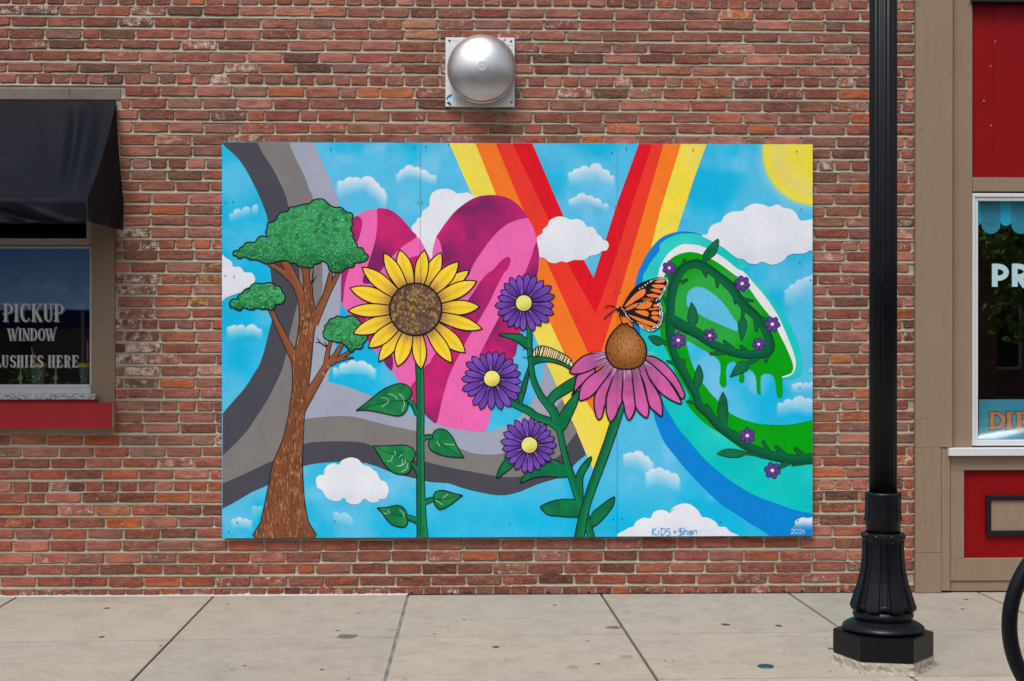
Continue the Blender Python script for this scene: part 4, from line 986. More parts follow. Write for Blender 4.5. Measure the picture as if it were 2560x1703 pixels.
def daisy(cx, cy, rs, n, ph, base):
    n = 21 if n > 21 else n
    a = Art('painted_daisy', base); b = a.l
    for i in list(range(0, n, 2))+list(range(1, n, 2)):
        th = ph+2*PI*i/n; th += rm.gauss(0, 0.02); rr = rs(th)*rm.uniform(0.92, 1.05); a.l = b if i % 2 == 0 else b+3
        sh = rm.uniform(0.9, 1.08); pc = [(0, np.array((66, 36, 116))*sh), (0.3, np.array((98, 60, 156))*sh), (0.75, np.array((122, 80, 186))*sh), (1, np.array((110, 70, 174))*sh)]
        d, nn = petal(a, (cx, cy), (cx+rr*math.cos(th), cy+rr*math.sin(th)), 16, 2*PI*rr/n*0.385, pc, 2.4, tipw=0.62, ink=(36, 22, 58), kmax=0.66, hwb=0.3)
        if i % 3 == 0: p0 = np.array((cx, cy))+d*22; a.ribbon([p0, p0+d*12], [1.0, 0.3], (210, 190, 235))
    a.l = b+7; ring = [(cx+21*math.cos(t*PI/16), cy+21*math.sin(t*PI/16)) for t in range(32)]
    def fn(x, y): t = sstep(-4, 20, (y-cy)+0.4*(x-cx))[:,None]; return np.array((240, 230, 124.))*(1-t)+np.array((206, 190, 96.))*t
    a.fill(ring, (235, 225, 120), 6, fn); a.up(); a.ribbon(ring, 2.9, INK, True); return a.build()
tag(daisy(1309.5, 758, lambda t: 74+4*math.cos(t), 24, 0.05, 34), 'topmost painted purple daisy')
tag(daisy(1229.8, 946.7, lambda t: 77+4*math.sin(t)+2*math.cos(t), 24, 0.1, 34), 'painted purple daisy at the left, overlapping the heart')
tag(daisy(1323.4, 1113, lambda t: 70-4*math.cos(t), 24, 0.0, 34), 'lowest painted purple daisy')
# ---- butterfly
a = Art('painted_butterfly', 56)
bw = smooth(T('H',1072,425, 1082,397, 1122,388, 1142,388, 1190,300, 1250,210, 1340,130, 1450,85, 1560,60, 1630,68, 1662,105, 1645,170, 1605,250, 1568,330, 1592,390, 1606,480, 1597,560, 1560,625, 1490,666, 1410,650, 1340,610, 1270,560, 1250,560, 1210,500, 1150,490, 1110,450), 4)
a.fill(bw, (30, 28, 32)); 
for P in (T('H',1085,400, 1040,385, 990,378, 955,395), T('H',1080,415, 1010,465, 965,500, 943,532), T('H',1108,475, 1128,530, 1142,568), T('H',1112,470, 1150,495), T('H',1210,515, 1262,580, 1270,625)): a.ribbon(smooth(P, 4, False), 2.6, INK)
a.up()
OR = (240, 130, 52)
for P, c in ((T('H',1170,390, 1220,320, 1310,230, 1390,190, 1405,220, 1380,270, 1300,320, 1220,370), (244, 132, 66)), (T('H',1510,110, 1560,90, 1620,85, 1612,115, 1540,122), (246, 140, 90)), (T('H',1475,150, 1540,140, 1620,150, 1600,180, 1530,182), (244, 136, 92)), (T('H',1460,195, 1530,190, 1585,215, 1570,237, 1500,222), OR),
             (T('H',1420,255, 1500,245, 1550,265, 1530,287, 1450,277), OR), (T('H',1365,302, 1430,290, 1500,300, 1480,325, 1400,322), (170, 84, 30)), (T('H',1170,430, 1230,380, 1322,348, 1292,392, 1230,422), (226, 120, 50)), (T('H',1300,400, 1350,360, 1430,335, 1476,345, 1460,390, 1400,415, 1330,412), OR),
             (T('H',1490,375, 1520,360, 1548,380, 1520,397), OR), (T('H',1285,438, 1400,433, 1440,460, 1430,497, 1360,480), OR), (T('H',1470,460, 1500,440, 1560,455, 1540,480, 1490,482), OR), (T('H',1468,500, 1540,495, 1556,530, 1520,547, 1480,522), OR), (T('H',1215,478, 1320,510, 1500,570, 1530,602, 1480,606, 1350,560, 1260,512), OR),
             (T('H',1300,560, 1380,580, 1482,632, 1468,652, 1370,612), (226, 120, 46)), (T('H',1445,412, 1540,403, 1535,420, 1460,426), OR)):
    a.fill(smooth(P, 3), c)
a.up()
for path, n, r in ((T('H',1345,182, 1430,130, 1490,95, 1560,78, 1610,70, 1645,95, 1648,140, 1625,200, 1590,260, 1562,300), 26, 1.9), (T('H',1620,175, 1600,215, 1575,262, 1540,300, 1525,325), 9, 1.7), (T('H',1560,350, 1582,400, 1592,460, 1592,520, 1570,585, 1530,632, 1470,656, 1400,640, 1340,600), 30, 1.9), (T('H',1545,360, 1562,420, 1570,480, 1565,540, 1540,595, 1490,632), 14, 2.1),
                   (T('H',1145,408, 1175,455, 1205,500, 1250,552), 9, 1.7), (T('H',1290,388, 1340,355, 1400,335, 1450,325), 9, 1.3), (T('H',1080,402, 1095,398), 2, 1.4)):
    Q = np.array(smooth(path, 12, False))
    for k in range(n):
        p = Q[int((len(Q)-1)*k/(n-1))]+np.array((rm.gauss(0, 0.5), rm.gauss(0, 0.5))); a.disc(p[0], p[1], r*rm.uniform(0.7, 1.15), (234, 236, 240), 7)
tag(a.build(), 'painted orange and black monarch butterfly')
# ---- caterpillar
a = Art('painted_caterpillar', 28)
ct = smooth(T('H',145,905, 180,850, 240,828, 330,845, 430,890, 510,930, 570,980, 592,1050, 560,1056, 480,1012, 400,982, 300,957, 200,947, 152,950), 4)
a.fill(ct, (240, 226, 164)); a.up(); a.ribbon(ct, 2.4, INK, True)
up_ = np.array(smooth(T('H',170,862, 240,828, 330,845, 430,890, 510,930, 580,1000), 12, False)); dn = np.array(smooth(T('H',165,948, 210,948, 300,957, 400,982, 480,1012, 560,1052), 12, False))
for k in range(24):
    u, v = up_[int(60*(k+0.5)/24)], dn[int(60*(k+0.5)/24)]; m = (u+v)/2+np.array((rm.uniform(-2, 2), 0)); a.ribbon([u, m, v], [2.4, 1.7, 2.5], INK)
for P in (T('H',150,880, 90,850, 50,855, 30,870), T('H',140,930, 80,960, 30,952)): a.ribbon(smooth(P, 4, False), 1.6, INK)
tag(a.build(), 'painted striped cream caterpillar on a leaf')
# ---- thorny vine with small flowers on the letter e
a = Art('painted_vine', 20)
main = [wr('N',1730,612,112, 1500,622,98, 1250,580,94, 1050,510,90, 900,420,86, 760,320,90, 640,220,94, 540,110,86)+wr('K',440,1499,80, 405,1390,74, 330,1250,76, 230,1060,86, 150,900,66, 120,750,80, 110,600,96, 115,450,80, 122,300,86, 152,150,92)+wr('J',215,1530,90, 290,1460,80, 380,1430,76, 450,1440,90, 560,1500,80, 650,1568,80)+wr('K',800,170,94, 870,280,90, 960,390,90, 1060,480,82, 1150,600,76, 1210,720,82, 1238,830,98),
        wr('K',1225,780,90, 1225,860,104, 1170,905,104, 1000,930,84, 820,900,80, 680,850,80, 560,790,82, 420,690,100, 280,620,112, 170,560,112, 110,520,90)]
th = [('K',230,120,30,300,88,18),('K',80,370,32,48,295,22),('K',640,40,60,642,165,18),('K',490,-20,40,518,48,18),('K',835,270,34,840,358,5),('K',930,305,40,1038,325,18),('K',1080,490,40,1205,545,30),('K',1075,540,50,1080,655,20),('K',820,870,46,720,780,26),('K',970,890,36,905,833,22),('K',720,900,46,570,915,22),('K',1205,930,44,1185,1006,20),('K',215,1050,50,80,998,14),('K',262,1100,34,265,990,26),('K',420,1470,40,296,1450,6),
      ('N',570,80,40,522,14,24),('J',245,1480,44,275,1385,20),('N',870,350,40,828,308,16),('N',1215,540,50,1155,425,28),('N',1385,570,54,1300,480,34),('N',1600,585,56,1520,505,34),('N',1620,660,34,1478,690,8),('N',1440,650,60,1320,720,34),('K',100,500,80,-10,520,66),('K',90,800,40,15,788,22),('H',1680,30,20,1702,170,26)]
lfv = [T('J',650,1155)*2+T('J',655,1200, 625,1310, 560,1370, 510,1402, 485,1350, 510,1290, 590,1200), T('K',350,345)*2+T('K',390,400, 420,490, 410,560, 375,602, 335,580, 312,530, 325,440), T('K',915,770)*2+T('K',890,680, 878,580, 920,515, 950,530, 968,590, 945,690),
       T('K',790,1175)*2+T('K',830,1090, 880,1020, 950,1005, 985,1050, 970,1100, 880,1140), T('K',435,1040)*2+T('K',400,1130, 378,1260, 405,1325, 430,1300, 478,1190, 465,1100), T('K',705,1350)*2+T('K',670,1430, 650,1540)+T('N',650,100, 690,230, 740,230, 755,100, 750,0)+T('K',742,1430), T('N',640,560)*2+T('N',720,515, 800,508, 880,520, 965,552, 900,590, 820,598, 720,585),
       T('H',1438,730)*2+T('H',1480,715, 1550,725, 1602,772, 1590,800, 1550,822, 1500,800)]
stk = [wr('J',505,1390,30, 455,1440,40), wr('K',368,595,26, 380,670,28, 420,720,34), wr('K',925,520,24, 930,420,30), wr('K',975,1030,36, 1090,965,44), wr('K',405,1310,26, 412,1390,36), wr('N',715,210,60, 700,300,60), wr('N',950,555,20, 1060,565,26, 1160,590,40), wr('H',1590,775,28, 1660,805,36)]
allr = [rib(m) for m in main]+[rib(wr(t, x0, y0, w0, x1, y1, w1), 3) for t, x0, y0, w0, x1, y1, w1 in th]+[rib(s_) for s_ in stk]
for P, W in allr: a.ribbon(P, [w+3.0 for w in W], INK)
for t, x0, y0, w0, x1, y1, w1 in th: (u, v), = T(t, x1, y1); a.disc(u, v, w1/8.96+1.5, INK, 10)
for P in lfv: a.ribbon(smooth(P, 4), 3.4, INK, True)
a.up()
for t, x0, y0, w0, x1, y1, w1 in th: (u, v), = T(t, x1, y1); a.disc(u, v, w1/8.96, (6, 104, 64), 10)
for P, W in allr[2:]: a.ribbon(P, W, (6, 104, 64))
for P in lfv: a.fill(smooth(P, 4), (8, 112, 70), 8, lambda x, y: np.array((4, 88, 56.))+(np.array((24, 128, 82.))-np.array((4, 88, 56.)))*vnoise(x, y, 22, 41, 2)[:,None])
a.up()
for P, W in allr[:2]: a.ribbon(P, W, (8, 108, 68), side=(0, 78, 50)); a.up()
for t, x, y, r, ph in (('K',920,130,19,0.3),('K',1258,585,19,0.1),('K',205,765,19,0.5),('K',558,712,17,0.2),('K',1105,810,16,0.9),('N',978,355,19,0.5),('N',1258,745,20,0.2),('G',1672,1478,17,0.6)):
    (cx, cy), = T(t, x, y); np_ = 6 if t != 'K' or x != 558 else 5
    for i in range(np_):
        an = ph+2*PI*i/np_; d = np.array((math.cos(an), math.sin(an))); nn = np.array((-d[1], d[0])); c = np.array((cx, cy))
        Pp = smooth([c+d*2, c+d*r*0.45+nn*r*0.24, c+d*r*0.82+nn*r*0.27, c+d*r*1.0, c+d*r*0.82-nn*r*0.27, c+d*r*0.45-nn*r*0.24], 4)
        a.ribbon(Pp, 3.4, (34, 22, 58), True); a.l += 1; a.fill(Pp, (98, 60, 156)); a.l -= 1
    a.l += 2; a.disc(cx, cy, r*0.29, (40, 30, 50), 14); a.l += 1; a.disc(cx, cy, r*0.23, (232, 226, 190), 14); a.l -= 3
tag(a.build(), 'painted thorny green vine with small purple flowers')
# ---- signature and date
a = Art('painted_signature', 24); SG = (84, 170, 216)
for P in (T('I',1430,1430, 1434,1432), T('I',1446,1430, 1450,1432), T('I',1488,1392, 1480,1440, 1488,1470), T('I',1528,1388, 1490,1430, 1530,1472), T('I',1552,1412, 1548,1470), T('I',1550,1378, 1556,1384), T('I',1582,1392, 1578,1470), T('I',1570,1395, 1620,1400, 1628,1430, 1600,1465, 1574,1472), T('I',1682,1402, 1650,1395, 1645,1425, 1680,1435, 1676,1465, 1640,1472), T('I',1715,1432, 1752,1432), T('I',1734,1412, 1734,1452),
          T('N',250,1395, 215,1400, 215,1425, 255,1432, 250,1462, 208,1470), T('N',232,1385, 235,1478), T('N',272,1385, 270,1465), T('N',272,1430, 300,1418, 305,1465), T('N',352,1420, 325,1425, 322,1458, 348,1462, 352,1420, 358,1465), T('N',376,1415, 375,1462), T('N',376,1428, 405,1412, 412,1462), T('N',330,1440, 372,1436), T('N',440,1428, 444,1430), T('N',458,1428, 462,1430)):
    a.ribbon(smooth(P, 4, False), 2.5, SG)
tag(a.build(), 'blue handwritten KiDS + Shan with dots either side')
a = Art('painted_date', 24)
for P in (T('N',1470,1415, 1490,1402, 1502,1416, 1480,1442, 1466,1454, 1505,1452), T('N',1538,1405, 1518,1412, 1514,1442, 1532,1456, 1548,1440, 1546,1412, 1538,1405), T('N',1560,1415, 1575,1402, 1588,1416, 1570,1440, 1558,1454, 1592,1452), T('N',1614,1458, 1614,1402)*1+T('N',1614,1402, 1598,1438, 1598,1438, 1626,1436)):
    a.ribbon(smooth(P, 4, False), 1.6, (190, 212, 236))
tag(a.build(), 'white handwritten 2024')
# ---- screws
for t, pts in (('A',(218,155, 1285,148, 190,735, 105,745)), ('B',(100,42, 200,52)), ('Q',(238,1328, 1326,1312, 140,1428)), ('D',(517,125, 650,115, 560,748, 605,743, 905,100)), ('F',(1588,1342, 622,1395)), ('G',(98,132, 1030,186, 1190,142, 1063,790, 1115,760)), ('H',(1062,232, 1120,230)), ('I',(1142,1285, 1045,1295)), ('J',(370,157, 1533,170, 1580,818, 1565,1418)), ('K',(1686,92, 1568,1298, 1683,1136)), ('N',(676,1322, 1540,1305))):
    for x, y in T(t, *pts):
        p = at(x, y, MY-0.0045); bm = bmesh.new(); lathe(bm, [(0.0042, 0), (0.0036, 0.0012), (0.0012, 0.0008)], 8, axis='Y')
        o = obj('screw', bm, M['screw']); o.location = p; child(o, mural)

# ================================================================== WALL VENT
p0, p1 = at(1113.8, 93.8, -0.03), at(1286.8, 267.5, -0.03)
vent = empty('wall_vent', ((p0.x+p1.x)/2, 0, p1.z))
tag(vent, 'round spun metal exhaust vent cap on a square white wall plate above the mural', 'vent')
box('plate', p0.x, p1.x, -0.03, -0.004, p1.z, p0.z, M['plate'], vent, bev=0.003)
vc = at(1205, 173, -0.10); RR = 84.5*(CAM[1]*-1-0.10)/FPX
bm = bmesh.new()
lathe(bm, [(RR*0.86, 0.03), (RR*0.86, 0.085)], 64, axis='Y', loc=(vc.x, 0, vc.z), cap=False)
obj('neck', bm, M['dark'], vent, smooth=True)
bm = bmesh.new()
dome = [(RR*0.99, 0.085), (RR*1.025, 0.088), (RR*1.03, 0.096), (RR*1.0, 0.103), (RR*0.985, 0.107)]
obj_prof = dome; lathe(bm, dome, 96, axis='Y', loc=(vc.x, 0, vc.z), cap=False); obj('rim', bm, M['steel'], vent, smooth=True)
bm = bmesh.new(); prof = []
for k in range(25):
    r = RR*0.985*(1-k/24); q_ = r/(RR*0.985)
    h = 0.107+0.100*(math.sqrt(max(1.28-q_*q_, 0))-math.sqrt(0.28))/(math.sqrt(1.28)-math.sqrt(0.28))
    if r < RR*0.2: h += 0.0007*math.sin((1-r/(RR*0.2))*PI*2)
    prof.append((max(r, 0.0012), h))
lathe(bm, prof, 96, axis='Y', loc=(vc.x, 0, vc.z)); obj('dome', bm, M['steel'], vent, smooth=True)
for x, y in ((1123.5, 101.5), (1277.5, 103), (1279, 256), (1122, 258)):
    p = at(x, y, -0.031); bm = bmesh.new(); lathe(bm, [(0.0065, 0), (0.006, 0.003), (0.002, 0.0035)], 10, axis='Y'); o = obj('screw', bm, M['teal'] if y < 150 else M['screw']); o.location = p; child(o, vent)
def flat(name, mat, parent, Y, strokes, polys=(), n=5):
    """thin flat lettering or print lying just off the plane Y: strokes = (points in photo px, width px)"""
    bm = bmesh.new()
    for k_, (P, w) in enumerate(strokes):
        Yk = Y-1.2e-5*k_
        P = np.asarray(P, float); T_ = np.gradient(P, axis=0); T_ /= np.maximum(np.linalg.norm(T_, axis=1), 1e-6)[:,None]; N_ = np.stack([-T_[:,1], T_[:,0]], 1)
        W = np.full(len(P), w, float) if np.isscalar(w) else np.asarray(w, float)
        A_ = [bm.verts.new(v) for v in at_many(P+N_*W[:,None]/2, Yk)]; B_ = [bm.verts.new(v) for v in at_many(P-N_*W[:,None]/2, Yk)]
        for i in range(len(P)-1): bm.faces.new((A_[i], A_[i+1], B_[i+1], B_[i]))
    for P in polys:
        vs = [bm.verts.new(v) for v in at_many(P, Y)]
        for t in tessellate_polygon([[Vector((x, -y, 0)) for x, y in P]]): bm.faces.new([vs[q] for q in t])
    for f in bm.faces:
        f.normal_update()
        if f.normal.y > 0: f.normal_flip()
    return obj(name, bm, mat, parent)
V_ = lambda x, y: (1080+x/6.272, 60+y/6.272)
grey = mat_plain('print_grey', (86, 90, 98), 0.6); bluep = mat_plain('blue_paint_smear', (12, 122, 178), 0.5)
flat('maker_mark', grey, vent, -0.0307, [([V_(1118,245), V_(1100,252), V_(1105,266), V_(1118,272), V_(1112,285), V_(1100,285)], 1.1), ([V_(1132,245), V_(1132,286)], 1.1), ([V_(1132,246), V_(1148,250), V_(1146,264), V_(1133,266)], 1.1), ([V_(1092,262), V_(1088,276), V_(1096,290)], 0.6), ([V_(1130,232), V_(1156,240), V_(1160,262)], 0.6)])
for P, w in (([V_(1155,340), V_(1280,340)], 0.5), ([V_(1190,402), V_(1285,402)], 0.4), ([V_(290,262), V_(410,262)], 0.4)): flat('print_line', grey, vent, -0.0307, [(P, w)])
flat('rating_label', grey, vent, -0.0307, [([V_(340,1160), V_(470,1160)], 0.4), ([V_(340,1160), V_(340,1265)], 0.4), ([V_(340,1265), V_(560,1265)], 0.4), ([V_(375,1160), V_(375,1250)], 0.3), ([V_(375,1190), V_(470,1190)], 0.3), ([V_(375,1215), V_(450,1215)], 0.3), ([V_(375,1238), V_(560,1238)], 0.4)])
flat('paint_smear', bluep, vent, -0.0308, [], [[V_(222,1165), V_(250,1125), V_(285,1105), V_(318,1105), V_(300,1140), V_(258,1165), V_(235,1195), V_(226,1190)]])
flat('paint_smear', mat_plain('dark_smear', (30, 52, 70), 0.6), vent, -0.0308, [], [[V_(232,1225), V_(262,1218), V_(290,1235), V_(298,1262), V_(320,1275), V_(270,1278), V_(262,1250), V_(232,1246)]])
bm = bmesh.new(); w0 = at(1216, 265, -0.02); tube(bm, [w0, w0+Vector((0.0, -0.01, -0.025)), w0+Vector((-0.02, -0.012, -0.04)), w0+Vector((-0.034, -0.01, -0.055))], 0.0012, 6); obj('wire', bm, M['caulk'], vent)

# ================================================================== PICKUP WINDOW
pw = empty('pickup_window', (-3.6, 0.0, OPEN_Z0))
tag(pw, 'pickup window with white frame, tan jamb, granite sill and red apron under the awning', 'window')
FARX = -5.4
def lbox(name, py0, px1, py1, Yf, Yb, mat, parent=pw, bev=0.002, x0=None):
    x1 = at(px1, (py0+py1)/2, Yf).x; z1, z0 = at(100, py0, Yf).z, at(100, py1, Yf).z
    return box(name, FARX if x0 is None else x0, x1, Yf, Yb, z0, z1, mat, parent, bev)
zt = LINT_Z0-0.001
jx0 = at(228.2, 800, 0.004).x
box('jamb', jx0, OPX-0.004, 0.004, 0.16, at(250, 1008, 0.0).z, zt, M['tan'], pw)
# transom light
YF = 0.03
txr = at(228, 570, YF).x
box('transom_stile', at(216, 570, YF).x, jx0-0.001, YF, 0.1, at(100, 613, YF).z, zt, M['greyframe'], pw)
lbox('transom_rail', 596, 216, 613, YF, 0.1, M['greyframe'])
bm = bmesh.new(); x1 = at(216.5, 570, 0.06).x; z0 = at(100, 597, 0.06).z
vs = [bm.verts.new(v) for v in ((FARX, 0.06, z0), (x1, 0.06, z0), (x1, 0.06, zt), (FARX, 0.06, zt))]; bm.faces.new(vs); obj('transom_pane', bm, M['glass'], pw)
# lower light
lbox('head_rail', 614.5, 227.7, 620.5, YF-0.004, 0.1, M['greyframe'])
lbox('bottom_rail', 962, 227.7, 984.5, YF-0.008, 0.1, M['white'])
lbox('bottom_stop', 962.5, 224, 968, YF-0.012, 0.09, M['white'])
box('stile', at(224.4, 800, YF).x, jx0-0.001, YF, 0.1, at(200, 962, YF).z+0.001, at(200, 620.6, YF).z, M['white'], pw, bev=0.001)
bm = bmesh.new(); x1 = at(226, 800, 0.06).x; za, zb = at(100, 965, 0.06).z, at(100, 618, 0.06).z
vs = [bm.verts.new(v) for v in ((FARX, 0.06, za), (x1, 0.06, za), (x1, 0.06, zb), (FARX, 0.06, zb))]; bm.faces.new(vs); obj('pane', bm, M['glass'], pw)
lbox('granite_sill', 985.2, 237, 999.3, -0.06, 0.1, M['granite'], bev=0.003)
lbox('sill_support', 999.8, 236.6, 1008.5, -0.045, 0.1, M['red2'])
lbox('apron', 1009, 281, 1072, -0.077, 0.02, M['red2'])
ax = at(281, 1040, -0.077).x
box('apron_end', ax+0.0005, ax+0.006, -0.0765, 0.02, at(100, 1071.8, -0.077).z, at(100, 1009.5, -0.077).z, M['tan'], pw, bev=0)
# dark room behind
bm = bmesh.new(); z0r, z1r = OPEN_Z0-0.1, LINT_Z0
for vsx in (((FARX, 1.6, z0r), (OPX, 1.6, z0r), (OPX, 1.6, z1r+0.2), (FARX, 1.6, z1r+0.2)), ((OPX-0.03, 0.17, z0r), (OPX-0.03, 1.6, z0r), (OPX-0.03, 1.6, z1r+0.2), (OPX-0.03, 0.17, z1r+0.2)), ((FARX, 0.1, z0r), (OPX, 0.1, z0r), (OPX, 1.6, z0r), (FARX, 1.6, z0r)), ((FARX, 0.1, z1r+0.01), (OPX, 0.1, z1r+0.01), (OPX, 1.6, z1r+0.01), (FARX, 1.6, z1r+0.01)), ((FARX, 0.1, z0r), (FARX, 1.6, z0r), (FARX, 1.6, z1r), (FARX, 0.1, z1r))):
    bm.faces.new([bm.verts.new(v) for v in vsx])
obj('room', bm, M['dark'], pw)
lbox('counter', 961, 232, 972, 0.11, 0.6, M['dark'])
# lettering on the glass: condensed western serif letters, thick stems, hairlines and a drop line
TK, TN = 0.155, 0.05
def arc(cx, cy, rx, ry, a0, a1, n=12): return [(cx+rx*math.cos(R(a0+(a1-a0)*k/n)), cy+ry*math.sin(R(a0+(a1-a0)*k/n))) for k in range(n+1)]
def serif(x, y, w=0.32): return ([(x-w/2, y), (x+w/2, y)], 0.07)
GLY = dict(
 P=[([(.28,.0),(.28,1)], TK), serif(.28,.03,.5), serif(.28,.97,.5), ([(.28,.97)]+arc(.5,.72,.4,.25,90,-90), [.06,.06,.06,.08,.1,.12,.14,.14,.14,.12,.1,.08,.06,.06]), ([(.5,.47),(.05,.45),(.02,.38)], .05)],
 I=[([(.5,0),(.5,1)], TK), serif(.5,.03,.95), serif(.5,.97,.95)],
 C=[(arc(.56,.5,.44,.48,40,320,18), [.05,.05,.06,.08,.11,.13,.15,.16,.16,.16,.16,.16,.15,.13,.11,.08,.06,.05,.05]), ([(.9,.98),(.93,.66)], .06)],
 K=[([(.22,0),(.22,1)], TK), serif(.22,.03,.42), serif(.22,.97,.42), ([(.26,.42),(.85,.97)], .06), ([(.42,.55),(.86,.0)], .15), serif(.84,.03,.3), serif(.84,.97,.3)],
 U=[([(.2,1),(.2,.28)], TK), ([(.2,.3)]+arc(.5,.27,.3,.25,180,360), [.15,.15,.13,.12,.1,.08,.07,.06,.06,.06,.06,.06,.06,.06]), ([(.8,.27),(.8,1)], .07), serif(.2,.97,.4), serif(.8,.97,.36)],
 W=[([(.08,.94),(.3,.02)], .14), ([(.3,.02),(.5,.8)], .05), ([(.44,.94),(.66,.02)], .14), ([(.66,.02),(.86,.98),(1.0,1.14)], .06), serif(.08,.96,.3), serif(.44,.96,.26), serif(.3,.02,.2), serif(.66,.02,.2)],
 N=[([(.18,0),(.18,1)], .07), ([(.16,1),(.82,0)], .15), ([(.84,0),(.84,1)], .07), serif(.18,.03,.34), serif(.16,.97,.36), serif(.84,.97,.34)],
 D=[([(.24,0),(.24,1)], TK), serif(.2,.03,.42), serif(.2,.97,.42), ([(.24,.97)]+arc(.42,.5,.5,.47,90,-90)+[(.24,.03)], [.06,.06,.07,.09,.12,.14,.15,.15,.15,.14,.12,.09,.07,.06,.06])],
 O=[(arc(.5,.5,.38,.47,0,360,24), [.15,.15,.14,.12,.1,.08,.06,.08,.1,.12,.14,.15,.15,.15,.14,.12,.1,.08,.06,.08,.1,.12,.14,.15,.15])],
 L=[([(.28,0),(.28,1)], TK), serif(.28,.03,.5), serif(.28,.97,.5), ([(.28,.04),(.9,.04)], .07), ([(.92,.02),(.95,.3)], .06)],
 S=[(arc(.5,.74,.32,.23,20,250,12)+arc(.5,.26,.34,.23,70,-160,12), [.05,.06,.07,.08,.09,.1,.12,.14,.15,.15,.15,.15,.15,.15,.15,.15,.15,.15,.14,.12,.1,.09,.08,.07,.06,.05]), ([(.86,.98),(.86,.74)], .05), ([(.14,.02),(.14,.28)], .05)],
 H=[([(.22,0),(.22,1)], TK), ([(.8,0),(.8,1)], TK), ([(.0,.5),(.9,.5)], .05), serif(.22,.03,.42), serif(.22,.97,.42), serif(.8,.03,.42), serif(.8,.97,.42)],
 E=[([(.3,0),(.3,1)], TK), ([(.05,.04),(.9,.04)], .07), ([(.05,.97),(.88,.97)], .07), ([(.05,.5),(.66,.5)], .05), ([(.92,.02),(.97,.28)], .06), ([(.88,.99),(.92,.74)], .05), ([(.66,.38),(.66,.62)], .05)],
 R=[([(.26,0),(.26,1)], TK), serif(.26,.03,.46), serif(.26,.97,.46), ([(.26,.97)]+arc(.48,.74,.36,.23,90,-90), [.06,.06,.07,.09,.11,.13,.14,.14,.13,.11,.09,.07,.06,.06]), ([(.05,.5),(.5,.51),(.66,.4),(.7,.12),(.95,-.08)], [.05,.06,.13,.14,.05])])
def lettering(name, spec, y0, y1, mat, parent, Y, drop=1.5):
    H_ = y1-y0; st = []; sh = []
    for ch, xa, xb in spec:
        for P, w in GLY[ch]:
            Q = [(xa+(xb-xa)*u, y1-H_*v) for u, v in P]; ww = (np.array(w)*H_ if not np.isscalar(w) else w*H_)
            st.append((Q, ww))
            d = drop*1.25; sh.append(([(x+d+0.0, y+d*0.8) for x, y in Q], ww))
    # drop line: a pale copy peeping out, with a dark copy between
    flat(name+'_shade', mat, parent, Y+0.0022, sh)
    flat(name+'_shade', M['dark'], parent, Y+0.0011, [([(x-drop*0.45, y-drop*0.35) for x, y in Q], w) for Q, w in sh])
    return flat(name, mat, parent, Y, st)
YG = 0.055
lettering('lettering', [('P',7,32),('I',35,47),('C',51,75),('K',78,106),('U',109,132),('P',134,159)], 759.5, 804, M['glasslet'], pw, YG, 1.9)
lettering('lettering', [('W',19,46),('I',46,54),('N',56,74),('D',75,92),('O',95,113),('W',114,141)], 821.5, 851.5, M['glasslet'], pw, YG, 1.4)
lettering('lettering', [('S',-34,-19),('L',-16,3),('U',5,21),('S',25,40),('H',43,58),('I',62,70),('E',74,90),('S',93,108),('H',120,137),('E',140,156),('R',160,176),('E',179,196)], 888.5, 918.5, M['glasslet'], pw, YG, 1.4)
# cups, straws, syrup pumps on the counter inside
t = NT('cup_plastic'); t.set(Base_Color=L3((150, 160, 158)), Roughness=0.25, Alpha=0.35); cupm = t.m
ylw = mat_plain('yellow_lid', (206, 200, 30), 0.4); pink = mat_plain('pink_straw', (226, 80, 150), 0.4); lime = mat_plain('lime_print', (150, 170, 40), 0.5); cyan = mat_plain('cyan_print', (60, 160, 190), 0.5)
cz = at(100, 961, 0.17).z
def cup(pxc, hw, pylid, straw, label, group='slush cups in the pickup window'):
    c = at(pxc, 940, 0.17); zl = at(pxc, pylid, 0.17).z; r = hw*(0.17-CAM[1])/FPX
    e = empty('slush_cup', (c.x, 0.17, cz)); tag(e, label, 'cup', group)
    bm = bmesh.new(); lathe(bm, [(r*0.72, cz), (r*0.8, cz+(zl-cz)*0.35), (r*0.95, cz+(zl-cz)*0.85), (r*0.98, zl)], 28, loc=(c.x, 0.17, 0), cap=False); obj('cup_body', bm, cupm, e, smooth=True)
    bm = bmesh.new(); lathe(bm, [(r, zl), (r*1.04, zl+0.004), (r*1.04, zl+0.02), (r*0.92, zl+0.026)], 28, loc=(c.x, 0.17, 0)); obj('lid', bm, ylw, e)
    (x0, y0), (x1, y1) = straw; a, b = at(x0, y0, 0.17), at(x1, y1, 0.17)
    bm = bmesh.new(); tube(bm, [a, a+(b-a)*0.5, b], 0.006, 8); obj('straw', bm, pink, e)
    for (dx, dz, rr, m) in ((-0.3, 0.45, 0.2, cyan), (0.35, 0.35, 0.16, lime), (-0.05, 0.2, 0.15, cyan)):
        bm = bmesh.new(); lathe(bm, [(r*rr, 0), (r*rr*0.6, 0.0015)], 12, axis='Y', loc=(c.x+dx*r, 0.17-r*0.93, cz+dz*(zl-cz))); obj('fruit_print', bm, m, e)
cup(95.5, 19.5, 918, ((87, 905), (79, 869)), 'slush cup with yellow lid and leaning pink straw below the lettering')
cup(213, 17, 918, ((219, 905), (219, 852)), 'slush cup with yellow lid and upright pink straw at the window corner')
chrome = mat_plain('grey_pump_plastic', (170, 176, 172), 0.4)
